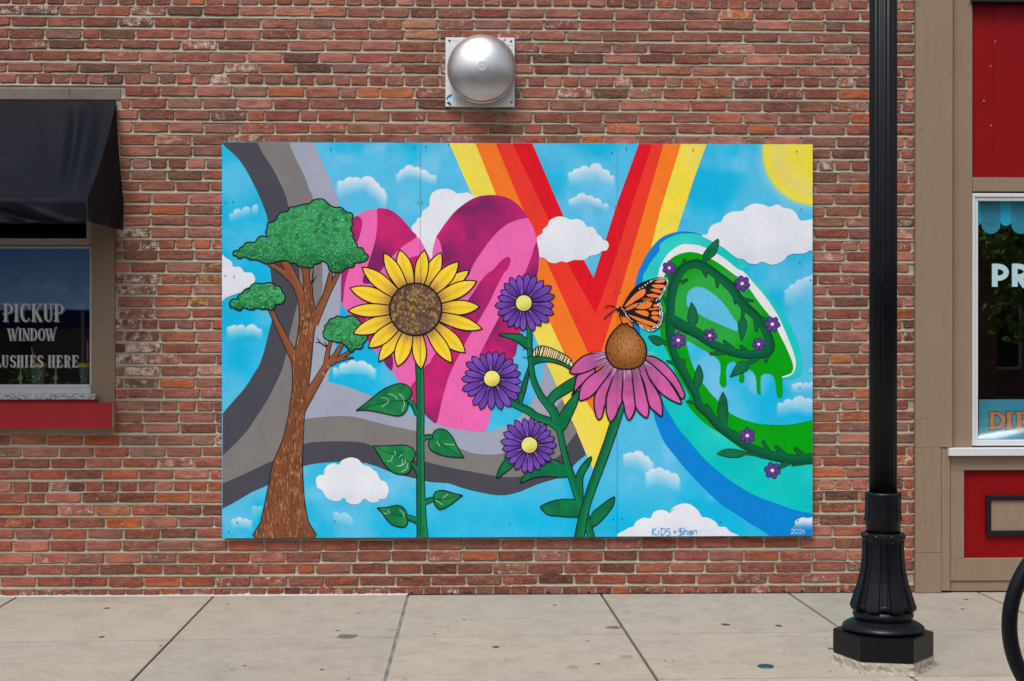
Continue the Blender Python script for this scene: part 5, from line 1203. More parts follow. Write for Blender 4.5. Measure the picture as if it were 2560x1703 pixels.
for px, lb in ((52, 'grey syrup pump nozzle in the window left of the leaning straw cup'), (139.5, 'grey syrup pump nozzle in the window between the two cups')):
    c = at(px, 940, 0.15); e = empty('syrup_pump', (c.x, 0.15, at(px, 962, 0.15).z)); tag(e, lb, 'pump', 'syrup pumps in the pickup window')
    zz = lambda y: at(px, y, 0.15).z
    bm = bmesh.new(); lathe(bm, [(0.0075, zz(963)), (0.0075, zz(952)), (0.009, zz(950)), (0.0155, zz(949)), (0.015, zz(944)), (0.008, zz(939)), (0.0052, zz(937)), (0.0052, zz(921))], 20, loc=(c.x, 0.15, 0)); obj('pump_body', bm, chrome, e, smooth=False)
    bm = bmesh.new(); bbox(bm, c.x-0.022, c.x+0.024, 0.135, 0.165, zz(921), zz(918)); bmesh.ops.bevel(bm, geom=bm.edges[:], offset=0.002, segments=2, affect='EDGES'); obj('pump_head', bm, chrome, e)

# ================================================================== AWNING
PROJ = 0.74
aw = empty('awning', (-3.7, 0, LINT_Z0)); tag(aw, 'black fabric window awning with hanging valance over the pickup window', 'awning')
za_top = at(150, 252, -0.02).z; za_bot_w = at(300, 503, -0.02).z; za_fr = at(150, 493, -PROJ).z; za_val = at(150, 553, -PROJ).z
xr_top = at(291, 253, -0.02).x; xr_bot = at(309, 500, -0.02).x; xr_fr = at(219, 496, -PROJ).x; XA = -5.3
NXA, NSA = 150, 40
def canopy(u, v):
    """u 0..1 left to right, v 0 wall to 1 front edge"""
    sag = 0.035*math.sin(v*PI)
    xr = xr_top+(xr_fr-xr_top)*v
    x = XA+(xr-XA)*u
    y = -0.02-(PROJ-0.02)*v; z = za_top+(za_fr-za_top)*v
    z -= sag*0.75; y += sag*0.75
    d = xr-x                                     # folds hang towards the right-hand end
    f = 0.0
    for dd, a, w, sl in ((0.24, 0.036, 0.035, -0.10), (0.15, -0.024, 0.04, -0.06), (0.05, 0.014, 0.03, -0.03), (0.42, 0.012, 0.05, -0.22), (0.62, -0.007, 0.1, -0.15), (1.1, 0.006, 0.2, -0.2)):
        f += a*math.exp(-((d-dd-sl*v)/w)**2)*math.sin(min(v*1.05, 1)*PI)**0.7
    f += 0.004*math.sin(x*9+v*4)*v*(1-v)*3
    return (x, y+f*0.7, z-f*0.7)
bm = bmesh.new(); g = [[bm.verts.new(canopy(i/NXA, j/NSA)) for i in range(NXA+1)] for j in range(NSA+1)]
for j in range(NSA):
    for i in range(NXA): bm.faces.new((g[j][i], g[j+1][i], g[j+1][i+1], g[j][i+1]))
obj('canopy', bm, M['fabric'], aw, smooth=True)
bm = bmesh.new(); g = []
for j in range(17):
    v = j/16; row = []
    for i in range(NXA+1):
        u = i/NXA; x = XA+(xr_fr-XA)*u; d = xr_fr-x
        amp = v*0.022; fold = math.sin(x*17)*0.6+math.sin(x*29+1.3)*0.35
        if d < 0.55: fold += 1.1*math.exp(-((d-0.25-0.5*(1-v))/0.06)**2)-0.9*math.exp(-((d-0.12-0.35*(1-v))/0.05)**2)+0.8*math.exp(-((d-0.4-0.3*(1-v))/0.05)**2)
        row.append(bm.verts.new((x, -PROJ-0.004-0.012*math.sin(min(v*4, 1)*PI/2)+amp*fold*0.9, za_fr-0.002-(za_fr-za_val)*v+0.004*math.sin(x*5)*v)))
    g.append(row)
for j in range(16):
    for i in range(NXA): bm.faces.new((g[j][i], g[j+1][i], g[j+1][i+1], g[j][i+1]))
obj('valance', bm, M['fabric'], aw, smooth=True)
bm = bmesh.new(); g = []
for i in range(21):                                # right-hand end: gusset and its valance
    s = i/20; row = []                             # s: 0 wall .. 1 front
    for j in range(25):
        q = j/24
        top = Vector(canopy(1.0, s)); zb = za_bot_w+(za_fr-za_bot_w)*s; xbm = xr_bot+(xr_fr-xr_bot)*s
        if q <= 0.62:
            w_ = q/0.62; p = Vector((top.x+(xbm-top.x)*w_**1.6, top.y, top.z+(zb-top.z)*w_)); p.x += 0.012*math.sin(w_*PI)*math.sin(s*7)*(1-s)
        else:
            w_ = (q-0.62)/0.38; zv = za_val+(0.004 if s > 0.9 else 0)-0.02*math.sin(s*PI)*0; p = Vector((xbm+0.006*w_*math.sin(s*13), top.y-0.012*w_, zb+(zv-zb)*w_))
        row.append(bm.verts.new(p))
    g.append(row)
for i in range(20):
    for j in range(24): bm.faces.new((g[i][j], g[i][j+1], g[i+1][j+1], g[i+1][j]))
obj('end_panel', bm, M['fabric'], aw, smooth=True)
bm = bmesh.new()
tube(bm, [(XA, -PROJ+0.014, za_fr-0.012), (xr_fr-0.015, -PROJ+0.014, za_fr-0.012)], 0.011, 10); obj('front_bar', bm, M['greyframe'], aw)
bm = bmesh.new(); tube(bm, [(xr_fr-0.016, -PROJ+0.02, za_fr-0.012), (xr_bot-0.03, -0.02, za_bot_w-0.01)], 0.011, 10); obj('side_bar', bm, M['greyframe'], aw)
bm = bmesh.new(); bbox(bm, XA, xr_top-0.004, -0.018, -0.008, za_top-0.03, za_top-0.004); obj('wall_rail', bm, M['blackpaint'], aw)

# ================================================================== STOREFRONT (right)
sf = empty('shopfront', (4.2, 0.05, 0)); tag(sf, 'tan and red painted wooden shopfront with display window right of the brick wall', 'shopfront')
FR = 6.0
def rbox(name, px0, py0, py1, Yf, Yb, mat, px1=None, bev=0.002, parent=sf):
    xm = px0 if px1 is None else (px0+px1)/2
    x0 = at(px0, (py0+py1)/2, Yf).x; x1 = FR if px1 is None else at(px1, (py0+py1)/2, Yf).x
    return box(name, x0, x1, Yf, Yb, at(xm, py1, Yf).z, at(xm, py0, Yf).z, mat, parent, bev)
tan = M['tan']
X0 = WALL_R+0.002
zc_ = at(2320, 1119, -0.035).z; zb_ = at(2320, 1383, -0.035).z
box('pilaster', X0, at(2382, 560, -0.035).x, -0.035, 0.25, zc_, 6.0, tan, sf)
box('pilaster', X0, at(2353, 1250, -0.035).x, -0.035, 0.25, zb_+0.0015, zc_-0.0005, tan, sf)
box('pilaster_base', X0, at(2354, 1430, -0.038).x, -0.038, 0.25, 0.002, zb_-0.0015, tan, sf, bev=0.003)
rbox('casing', 2383, -400, 1118, 0.012, 0.2, tan, 2431)
rbox('upper_panel', 2431.6, 4.5, 444, 0.03, 0.06, M['red'], 2482.8, bev=0.001); rbox('upper_panel', 2483.2, 4.5, 444, 0.031, 0.06, M['red'], bev=0.001)
rbox('soffit_shadow', 2431.6, -300, 4.2, -0.03, 0.06, M['blackpaint'])  # black box paints the soffit's shadow line above the red panel
rbox('window_head', 2432, 443.5, 478.5, 0.008, 0.12, tan)
# window frame
rbox('frame_head', 2432, 483, 492, 0.004, 0.12, M['white']); rbox('frame_head', 2436, 492.2, 502, 0.012, 0.12, M['white'])
rbox('frame_stile', 2431.6, 492.3, 1114, 0.004, 0.12, M['white'], 2437.5, bev=0.0015); rbox('frame_stile', 2437.7, 502.2, 1101, 0.012, 0.12, M['white'], 2445, bev=0.0015)
rbox('frame_sill', 2437.7, 1101.3, 1114.5, 0.006, 0.12, M['white'])
sillx = at(2373, 1130, -0.05).x
rbox('sill', 2373, 1121, 1140.5, -0.06, 0.11, M['white'], bev=0.003)
xg, zg0, zg1 = at(2441, 800, 0.06).x, at(2500, 1106, 0.06).z, at(2500, 498, 0.06).z
bm = bmesh.new(); bm.faces.new([bm.verts.new(v) for v in ((xg, 0.06, zg0), (FR, 0.06, zg0), (FR, 0.06, zg1), (xg, 0.06, zg1))]); obj('pane', bm, M['glass'], sf)
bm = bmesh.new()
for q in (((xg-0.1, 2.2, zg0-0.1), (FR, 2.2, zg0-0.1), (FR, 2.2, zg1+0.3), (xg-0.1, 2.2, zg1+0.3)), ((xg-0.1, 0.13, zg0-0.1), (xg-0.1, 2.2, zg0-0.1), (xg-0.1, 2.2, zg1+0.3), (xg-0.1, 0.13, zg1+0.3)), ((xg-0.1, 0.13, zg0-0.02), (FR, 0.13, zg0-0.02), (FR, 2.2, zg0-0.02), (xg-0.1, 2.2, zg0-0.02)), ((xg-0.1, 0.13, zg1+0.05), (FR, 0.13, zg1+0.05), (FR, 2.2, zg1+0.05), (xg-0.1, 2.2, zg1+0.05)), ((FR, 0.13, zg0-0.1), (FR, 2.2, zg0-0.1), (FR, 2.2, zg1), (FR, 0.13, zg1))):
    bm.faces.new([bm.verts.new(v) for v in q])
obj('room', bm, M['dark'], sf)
# bulkhead under the window
rbox('outer_stile', 2353.6, 1121, 1477, -0.03, 0.2, tan, 2375.4)
rbox('bulkhead_rail', 2376, 1141, 1176, -0.022, 0.2, tan); rbox('inner_stile', 2376, 1176.4, 1396, -0.022, 0.2, tan, 2410.5)
rbox('bulkhead_panel', 2410.9, 1176.4, 1396.3, 0.004, 0.2, M['red']); rbox('bottom_rail', 2375.8, 1396.6, 1452.6, -0.022, 0.2, tan); rbox('kickboard', 2375.8, 1453.2, 1478, -0.014, 0.2, tan)
rbox('raised_panel', 2478, 1251, 1327, -0.006, 0.003, tan)
for nm, a_ in (('panel_moulding', (2466, 1238, 1250.6, None)), ('panel_moulding', (2466, 1327.4, 1340, None)), ('panel_moulding', (2466, 1250.8, 1327.2, 2477.6))):
    rbox(nm, a_[0], a_[1], a_[2], -0.02, 0.003, M['blackpaint'], a_[3], bev=0.004)
for x, y, m in ((2387+35, 11, 'screw'), (2421, 186, 'screw'), (2313, 140, 'screw'), (2320, 119, 'screw'), (2476.6, 165.5, 'caulk'), (2477.5, 314, 'caulk'), (2460, 252.5, 'caulk'), (2488, 104, 'caulk'), (2303, 1045, 'screw'), (2313, 1304, 'screw'), (2300, 1391, 'screw')):
    Yp = -0.0355 if x < 2383 else (0.0115 if x < 2431 else 0.0295); p = at(x, y, Yp); bm = bmesh.new(); lathe(bm, [(0.0042, 0), (0.003, 0.0012)], 8, axis='Y'); o = obj('nail_head', bm, M[m]); o.location = p; child(o, sf)
# window graphics
tealA = mat_plain('teal_vinyl_dark', (36, 122, 148), 0.45, var=0.04); tealB = mat_plain('teal_vinyl_bright', (20, 152, 188), 0.45, var=0.04); tealC = mat_plain('teal_line', (22, 84, 104), 0.5)
YV = 0.058
def scallop(x0, x1, yb, m, yk, nm='scallop_vinyl'):
    r = (x1-x0)/2; P = [(x0, 500), (x1, 500)]+[(x0+r+r*math.cos(R(a_)), yb-r+r*math.sin(R(a_))) for a_ in range(0, 181, 12)]
    flat(nm, m, sf, yk, [], [P])
for k in range(5):
    scallop(2425.5+75*k, 2454.5+75*k, 565, tealB, YV-0.0005); scallop(2453.5+75*k, 2501+75*k, 585, tealA, YV-0.001)
PZ = lambda x, y: (2260+x/3.92, 440+y/3.92)
flat('pretzel_outline', tealC, sf, YV-0.0016, [(smooth([PZ(850,450), PZ(800,470), PZ(788,425), PZ(815,398), PZ(850,410), PZ(868,440), PZ(840,480)], 4, False), 0.9), (smooth([PZ(850,450), PZ(900,472), PZ(914,425), PZ(890,398), PZ(850,408), PZ(825,440), PZ(858,480)], 4, False), 0.9), (smooth([PZ(800,478), PZ(850,492), PZ(900,478)], 4, False), 0.9), (smooth([PZ(805,460), PZ(800,425), PZ(825,412), PZ(845,430)], 4, False), 0.7), (smooth([PZ(898,460), PZ(902,425), PZ(880,412), PZ(858,430)], 4, False), 0.7)])
flat('cone_outline', tealC, sf, YV-0.0016, [([PZ(1122,460), PZ(1132,520), PZ(1168,520), PZ(1180,460)], 0.9), ([PZ(1118,460), PZ(1186,460)], 0.9), (smooth([PZ(1118,455), PZ(1104,435), PZ(1125,415), PZ(1115,400), PZ(1140,385), PZ(1150,365), PZ(1160,385), PZ(1180,400), PZ(1176,415), PZ(1196,435), PZ(1184,455)], 3, False), 0.9), ([PZ(1120,425), PZ(1180,418)], 0.6), ([PZ(1130,405), PZ(1172,398)], 0.6)])
prl = mat_plain('pale_blue_vinyl', (172, 204, 212), 0.5, var=0.03)
flat('lettering', prl, sf, YV, [([PZ(890,860), PZ(890,1086)], 14.4), (arc(0, 0, 1, 1, 0, 0, 1) and [PZ(918+84*math.cos(R(a_)), 945-58*math.sin(R(a_))) for a_ in range(90, -91, -15)], 13.4), ([PZ(890,887), PZ(920,887)], 13.4), ([PZ(890,1003), PZ(920,1003)], 13.4)])
flat('lettering', prl, sf, YV, [([PZ(1086,860), PZ(1086,1086)], 14.4), ([PZ(1116+84*math.cos(R(a_)), 938-52*math.sin(R(a_))) for a_ in range(90, -91, -15)], 13.4), ([PZ(1086,886), PZ(1118,886)], 13.4), ([PZ(1086,990), PZ(1118,990)], 13.4), ([PZ(1120,985), PZ(1190,1086)], 15)])
# printed card leaning in the window
card = empty('window_sign', (at(2520, 1099, 0.075).x, 0.075, zg0)); tag(card, 'teal printed sign with orange outlined letters DIR behind the shop window', 'sign')
c0 = at(2447.5, 999, 0.075); bm = bmesh.new(); bbox(bm, c0.x, c0.x+0.9, 0.075, 0.078, at(2500, 1101, 0.075).z, c0.z); obj('card', bm, mat_plain('teal_card', (72, 166, 192), 0.5, var=0.04), card)
orl = mat_plain('orange_ink', (222, 140, 92), 0.5, var=0.03); blk = mat_plain('black_ink', (18, 24, 30), 0.5)
DZ = lambda x, y: (2260+x/3.92, 800+y/3.92)
let = [([DZ(865,905), DZ(865,1062)], 12), ([DZ(832,912), DZ(905,912)], 6), ([DZ(832,1060), DZ(905,1060)], 6), ([DZ(905+68*math.cos(R(a_)), 986-70*math.sin(R(a_))) for a_ in range(90, -91, -15)], [6, 7, 8, 9.5, 11, 12, 12, 12, 11, 9.5, 8, 7, 6]),
       ([DZ(1032,905), DZ(1032,1062)], 12), ([DZ(1000,912), DZ(1066,912)], 6), ([DZ(1000,1060), DZ(1066,1060)], 6),
       ([DZ(1128,905), DZ(1128,1062)], 12), ([DZ(1092,912), DZ(1170,912)], 6), ([DZ(1092,1060), DZ(1164,1060)], 6), ([DZ(1160+62*math.cos(R(a_)), 950-38*math.sin(R(a_))) for a_ in range(90, -91, -15)], 8), ([DZ(1165,985), DZ(1230,1060)], 11), ([DZ(1190,1060), DZ(1260,1060)], 6)]
def ext(P, k):
    P = np.array(P, float); a_, b_ = P[0]-P[1], P[-1]-P[-2]; P[0] += a_/np.hypot(*a_)*k; P[-1] += b_/np.hypot(*b_)*k; return P
flat('lettering_outline', blk, card, 0.0742, [(ext(P, 1.5), np.array(w)+3.2) for P, w in let]); flat('lettering', orl, card, 0.0736, let)

# ================================================================== LAMP POST
YL = -1.97; lc = at(2207.5, 1600, YL); SCL = (YL-CAM[1])/FPX
lamp = empty('lamp_post', (lc.x, YL, 0)); tag(lamp, 'black cast iron lamp post with fluted shaft and flared hexagonal base', 'lamp post')
zz = lambda y: at(2207, y, YL).z
rr = lambda w: w/3.117/2*SCL
NF = 16
bm = bmesh.new(); sh = []
lathe(bm, [(0.0665, zz(1236)), (0.0665, 2.0), (0.066, 5.0)], 192, fn=lambda th, i: 1-0.075*abs(math.sin(th*NF/2+0.5))**2.2 if False else 1-0.06*(0.5+0.5*math.cos(th*NF))**1.5, loc=(lc.x, YL, 0)); obj('shaft', bm, M['iron'], lamp, smooth=True)
bm = bmesh.new()
col_p = [(rr(252), zz(1230)), (rr(278), zz(1231)), (rr(284), zz(1235)), (rr(280), zz(1243)), (rr(268), zz(1248)), (rr(266), zz(1270)), (rr(272), zz(1290)), (rr(286), zz(1301)), (rr(272), zz(1304)), (rr(272), zz(1311)), (rr(262), zz(1316)), (rr(260), zz(1334))]
lathe(bm, col_p, 160, fn=lambda th, i: 1+(0.05*max(0, math.cos(8*(th+R(90+9.4))))**4 if 4 <= i <= 7 else 0), loc=(lc.x, YL, 0)); obj('collar', bm, M['iron'], lamp, smooth=True)
bm = bmesh.new(); for_b = []
for y, w in ((1331, 300), (1334, 322), (1341, 330), (1347, 318), (1356, 316), (1375, 318), (1400, 326), (1425, 344), (1450, 376), (1472, 418), (1490, 456), (1504, 484), (1514, 500), (1519, 504), (1522, 492), (1524, 452)):
    for_b.append((rr(w), zz(y)))
def bellf(th, i):
    a_ = (th+R(90-9.4)) % (PI/4); a_ = min(a_, PI/4-a_)/(PI/8)          # 0 petal centre .. 1 between petals
    if i < 4: return 1+0.03*(a_ < 0.55)
    pet = 1.0 if a_ < 0.52 else (0.93 if a_ < 0.78 else 0.958)
    c = math.cos(min(a_, 0.52)*PI/8)
    return pet/c if a_ < 0.52 else pet
lathe(bm, for_b, 256, fn=bellf, loc=(lc.x, YL, 0))
zlow = zz(1512)
for v in bm.verts:
    if v.co.z < zlow:
        th = math.atan2(v.co.y-YL, v.co.x-lc.x); a_ = (th+R(90-9.4)) % (PI/4); a_ = min(a_, PI/4-a_)/(PI/8)
        v.co.z += 0.016*a_**2
obj('flared_base', bm, M['iron'], lamp)
for k in range(8):                                  # small acanthus bosses at the head of the flare
    th = R(-90+9.4+45*k); r_ = rr(330); bm = bmesh.new(); bmesh.ops.create_uvsphere(bm, u_segments=10, v_segments=6, radius=0.012)
    bmesh.ops.scale(bm, verts=bm.verts, vec=(1.4, 0.8, 0.9)); bmesh.ops.rotate(bm, verts=bm.verts, cent=(0, 0, 0), matrix=Matrix.Rotation(th+PI/2, 3, 'Z')); o = obj('boss', bm, M['iron'], smooth=True); o.location = (lc.x+r_*math.cos(th), YL+r_*math.sin(th), zz(1339)); child(o, lamp)
    bm = bmesh.new(); bmesh.ops.create_uvsphere(bm, u_segments=10, v_segments=6, radius=0.007); o = obj('boss', bm, M['iron'], smooth=True); o.location = (lc.x+rr(322)*math.cos(th), YL+rr(322)*math.sin(th), zz(1352)); child(o, lamp)
bm = bmesh.new(); lathe(bm, [(rr(400), zz(1518)), (rr(440), zz(1524)), (rr(462), zz(1530)), (rr(468), zz(1535)), (rr(460), zz(1540)), (rr(432), zz(1543)), (rr(440), zz(1547))], 96, loc=(lc.x, YL, 0)); obj('ring', bm, M['iron'], lamp, smooth=True)
bm = bmesh.new(); lathe(bm, [(rr(440), zz(1546)), (rr(470), zz(1549)), (rr(540), zz(1554)), (rr(606), zz(1560)), (rr(630), zz(1565)), (rr(632), zz(1568)), (rr(616), zz(1571)), (rr(560), zz(1573)), (rr(530), zz(1574)), (rr(540), zz(1576))], 96, loc=(lc.x, YL, 0)); obj('ring', bm, M['iron'], lamp, smooth=True)
HR = 0.239
def hexa(bm, R_, z0, z1, jit=0.0, sub=1):
    top = []; bot = []
    for k in range(6):
        for s_ in range(sub):
            a0, a1 = R(-90-101+60*k), R(-90-101+60*(k+1)); t_ = s_/sub
            x = R_*(math.cos(a0)*(1-t_)+math.cos(a1)*t_); y = R_*(math.sin(a0)*(1-t_)+math.sin(a1)*t_)
            j = 1+random.uniform(-jit, jit); top.append(bm.verts.new((lc.x+x, YL+y, z1))); bot.append(bm.verts.new((lc.x+x*j, YL+y*j, z0+random.uniform(0, jit*0.1))))
    bm.faces.new(top); bm.faces.new(bot[::-1])
    for k in range(len(top)): bm.faces.new((bot[k], bot[(k+1) % len(top)], top[(k+1) % len(top)], top[k]))
    bmesh.ops.recalc_face_normals(bm, faces=bm.faces)
yfront = YL-HR*0.93
zt_, zb2 = zz(1575), at(2207, 1661, yfront).z
bm = bmesh.new(); hexa(bm, HR, zb2, zt_); bmesh.ops.bevel(bm, geom=bm.edges[:], offset=0.004, segments=2, affect='EDGES'); obj('plinth', bm, M['iron'], lamp)
bm = bmesh.new(); rings = []
for rr_, z_, j_ in ((0.985, zb2-0.0005, 0.004), (1.0, zb2*0.72, 0.016), (0.99, zb2*0.35, 0.02), (1.02, 0.0008, 0.03)):
    ring = []
    for k in range(6):
        for s_ in range(16):
            a0, a1 = R(-90-101+60*k), R(-90-101+60*(k+1)); t_ = s_/16; q = HR*rr_*(1+random.uniform(-j_, j_))
            ring.append(bm.verts.new((lc.x+q*(math.cos(a0)*(1-t_)+math.cos(a1)*t_), YL+q*(math.sin(a0)*(1-t_)+math.sin(a1)*t_), z_+(random.uniform(-0.008, 0.008) if 0.01 < z_ < zb2*0.9 else 0))))
    rings.append(ring)
for a_, b_ in zip(rings, rings[1:]):
    for k in range(96): bm.faces.new((a_[k], b_[k], b_[(k+1) % 96], a_[(k+1) % 96]))
bm.faces.new(rings[0]); bmesh.ops.recalc_face_normals(bm, faces=bm.faces); obj('footing', bm, M['footing'], lamp)
bm = bmesh.new()
for zc2 in (5.0,): lathe(bm, [(0.09, 5.0), (0.1, 5.05), (0.06, 5.1), (0.16, 5.3), (0.2, 5.55), (0.06, 5.75), (0.02, 5.9)], 32, loc=(lc.x, YL, 0))
obj('lantern', bm, mat_plain('lantern_glass', (214, 214, 206), 0.4), lamp, smooth=True)

# ================================================================== BIKE RACK
YB = -3.12; bc = at(2782, 1562, YB); sc_ = (YB-CAM[1])/FPX
rack = empty('bike_rack', (bc.x, YB, 0)); tag(rack, 'black tubular ring bike rack at the right edge of the sidewalk', 'bike rack')
bm = bmesh.new(); RC, RT = 264.5*sc_, 19.5*sc_; rings = []
for k in range(96):
    a_ = 2*PI*k/96; c = Vector((bc.x+RC*math.cos(a_), YB, bc.z+RC*math.sin(a_))); ur = Vector((math.cos(a_), 0, math.sin(a_)))
    rings.append([bm.verts.new(c+ur*RT*math.cos(2*PI*q/20)+Vector((0, 1, 0))*RT*math.sin(2*PI*q/20)) for q in range(20)])
for k in range(96):
    for q in range(20): bm.faces.new((rings[k][q], rings[k][(q+1) % 20], rings[(k+1) % 96][(q+1) % 20], rings[(k+1) % 96][q]))
bmesh.ops.recalc_face_normals(bm, faces=bm.faces); obj('ring_tube', bm, M['iron'], rack, smooth=True)
bm = bmesh.new(); lathe(bm, [(0.09, 0.0), (0.09, 0.01), (0.05, 0.014), (0.045, 0.05)], 32, loc=(bc.x, YB, 0)); obj('base_flange', bm, M['iron'], rack)

# ================================================================== ACROSS THE STREET (seen in the glass and the vent dome)
def tmat_brickfar():
    t = NT('far_brick'); b = t.n('TexBrick', Scale=4.5); b.inputs['Color1'].default_value = (*L3((136, 70, 56)), 1); b.inputs['Color2'].default_value = (*L3((110, 58, 50)), 1); b.inputs['Mortar'].default_value = (*L3((170, 160, 146)), 1)
    mp = t.n('Mapping'); mp.inputs['Rotation'].default_value = (R(90), 0, 0); t.l(t.pos, mp.inputs['Vector']); t.l(mp.outputs[0], b.inputs['Vector']); t.set(Base_Color=b.outputs[0], Roughness=0.9); return t.m
fb = tmat_brickfar(); dglass = mat_plain('dark_window', (26, 30, 34), 0.15)
def building(x0, x1, y, h, mat, label, nwin):
    e = empty('building', ((x0+x1)/2, y, 0)); tag(e, label, 'building')
    box('wall', x0, x1, y-8, y, 0, h, mat, e, bev=0); box('cornice', x0-0.15, x1+0.15, y-0.2, y+0.2, h, h+0.35, M['lintel'], e)
    for k in range(nwin):
        xc = x0+(x1-x0)*(k+0.5)/nwin
        for z in (0.7, 3.9):
            if z+1.9 > h: continue
            f = box('window', xc-0.6, xc+0.6, y, y+0.06, z, z+1.9, M['white'], e); box('pane', xc-0.52, xc+0.52, y+0.061, y+0.068, z+0.08, z+1.82, dglass, f, bev=0)
building(-2.5, 12.0, -24, 6.6, fb, 'brick building across the street reflected in the shop window', 5)
building(-26, -11, -25, 5.6, mat_plain('far_render', (96, 84, 74), 0.9), 'brown low building across the street reflected in the pickup window', 5)
leafm = mat_leaf('tree_leaves', (78, 120, 40), (136, 170, 64)); barkm = mat_plain('tree_bark', (84, 70, 58), 0.95)
def tree(x, y, h, r, label, seed):
    rt_ = random.Random(seed); e = empty('street_tree', (x, y, 0)); tag(e, label, 'tree', 'trees across the street')
    bm = bmesh.new(); tube(bm, [(x, y, 0), (x+0.05, y, h*0.3), (x-0.05, y+0.1, h*0.55), (x, y, h*0.8)], [0.17, 0.13, 0.1, 0.03], 10)
    for k in range(7):
        a_ = k*0.9; z0_ = h*(0.35+0.05*k); tube(bm, [(x, y, z0_), (x+math.cos(a_)*r*0.4, y+math.sin(a_)*r*0.4, z0_+r*0.3), (x+math.cos(a_)*r*0.8, y+math.sin(a_)*r*0.8, z0_+r*0.55)], [0.07, 0.05, 0.015], 7)
    obj('trunk', bm, barkm, e)
    V = []; F = []
    cl = [(rt_.uniform(-.7, .7), rt_.uniform(-.7, .7), rt_.uniform(-.6, .8), rt_.uniform(.25, .5)) for _ in range(26)]
    for _ in range(5200):
        cx, cy, cz2, cr = rt_.choice(cl); d = Vector((rt_.gauss(0, 1), rt_.gauss(0, 1), rt_.gauss(0, 1))).normalized()*cr*rt_.uniform(0.5, 1)
        p = Vector((x+(cx+d.x)*r, y+(cy+d.y)*r, h*0.62+(cz2+d.z)*r*0.85)); a_ = Vector((rt_.gauss(0, 1), rt_.gauss(0, 1), rt_.gauss(0, 1))).normalized()*0.09; b_ = a_.cross(Vector((rt_.gauss(0, 1), rt_.gauss(0, 1), 1))).normalized()*0.055
        n0 = len(V); V += [p-a_, p+b_, p+a_, p-b_]; F.append((n0, n0+1, n0+2, n0+3))
    me = bpy.data.meshes.new('crown'); me.from_pydata([tuple(v) for v in V], [], F); me.materials.append(leafm); o = bpy.data.objects.new('crown', me); C.objects.link(o); child(o, e)
tree(11.3, -18.4, 5.0, 2.3, 'leafy street tree nearest the brick building, reflected in the shop window', 1)
tree(14.2, -23, 7.2, 2.6, 'taller leafy street tree beyond the brick building corner', 2)
building(13.2, 34, -31, 7.5, fb, 'farther brick building across the street behind the tall tree', 7)
tree(-9.2, -19.5, 6.0, 2.0, 'leafy street tree behind the blue canopy tent', 3)
tree(-5.0, -20.5, 5.2, 1.8, 'small leafy street tree right of the blue canopy tent', 4)
# planted shrubs in front of the tent
redfl = mat_plain('red_flowers', (150, 40, 56), 0.7)
def shrub(x, y, h, r, label, seed):
    rs_ = random.Random(seed); e = empty('shrub', (x, y, 0)); tag(e, label, 'shrub', 'shrubs in front of the canopy tent')
    for nm, m_, cnt, sz in (('foliage', leafm, 900, 0.05), ('flowers', redfl, 70, 0.035)):
        V = []; F = []
        for _ in range(cnt):
            d = Vector((rs_.gauss(0, 1), rs_.gauss(0, 1), rs_.gauss(0, 1))).normalized()*rs_.uniform(0.5, 1.05)
            p = Vector((x+d.x*r, y+d.y*r, h*0.55+d.z*h*0.5)); a_ = Vector((rs_.gauss(0, 1), rs_.gauss(0, 1), rs_.gauss(0, 1))).normalized()*sz; b_ = a_.cross(Vector((rs_.gauss(0, 1), rs_.gauss(0, 1), 1))).normalized()*sz*0.6
            n0 = len(V); V += [p-a_, p+b_, p+a_, p-b_]; F.append((n0, n0+1, n0+2, n0+3))
        me = bpy.data.meshes.new(nm); me.from_pydata([tuple(v) for v in V], [], F); me.materials.append(m_); o = bpy.data.objects.new(nm, me); C.objects.link(o); child(o, e)
    bm = bmesh.new(); tube(bm, [(x, y, 0), (x, y, h*0.6)], 0.02, 6); obj('stem', bm, barkm, e)
shrub(-7.7, -12.3, 0.95, 0.45, 'flowering shrub farthest from the tent pole, reflected low in the pickup window', 21)
shrub(-6.9, -12.4, 1.1, 0.5, 'tallest flowering shrub in the middle in front of the tent', 22)
shrub(-6.2, -12.2, 0.9, 0.42, 'small flowering shrub beside the tent pole', 23)
# blue canopy tent
tn = empty('canopy_tent', (-7.7, -14.5, 0)); tag(tn, 'blue pop-up canopy tent across the street reflected in the pickup window', 'tent')
blu = mat_plain('blue_canopy', (0, 108, 176), 0.6, var=0.12, scale=2); xa_, xb_, ya_, yb_ = -9.7, -4.1, -13.0, -16.1
bm = bmesh.new(); n = 20; pk = Vector(((xa_+xb_)/2, (ya_+yb_)/2, 3.75)); cs = [(xa_, ya_), (xb_, ya_), (xb_, yb_), (xa_, yb_)]
for k in range(4):
    a_, b_ = Vector((*cs[k], 2.02)), Vector((*cs[(k+1) % 4], 2.02)); pr = None
    for j in range(11):
        t_ = j/10; row = []
        for i in range(n+1):
            q = a_+(b_-a_)*(i/n); p = q+(pk-q)*t_; p.z -= 0.16*math.sin(t_*PI)*(0.6+0.4*math.sin(i/n*PI)); row.append(bm.verts.new(p))
        if pr:
            for i in range(n): bm.faces.new((pr[i], pr[i+1], row[i+1], row[i]))
        pr = row
bmesh.ops.recalc_face_normals(bm, faces=bm.faces); obj('canopy', bm, blu, tn, smooth=True)
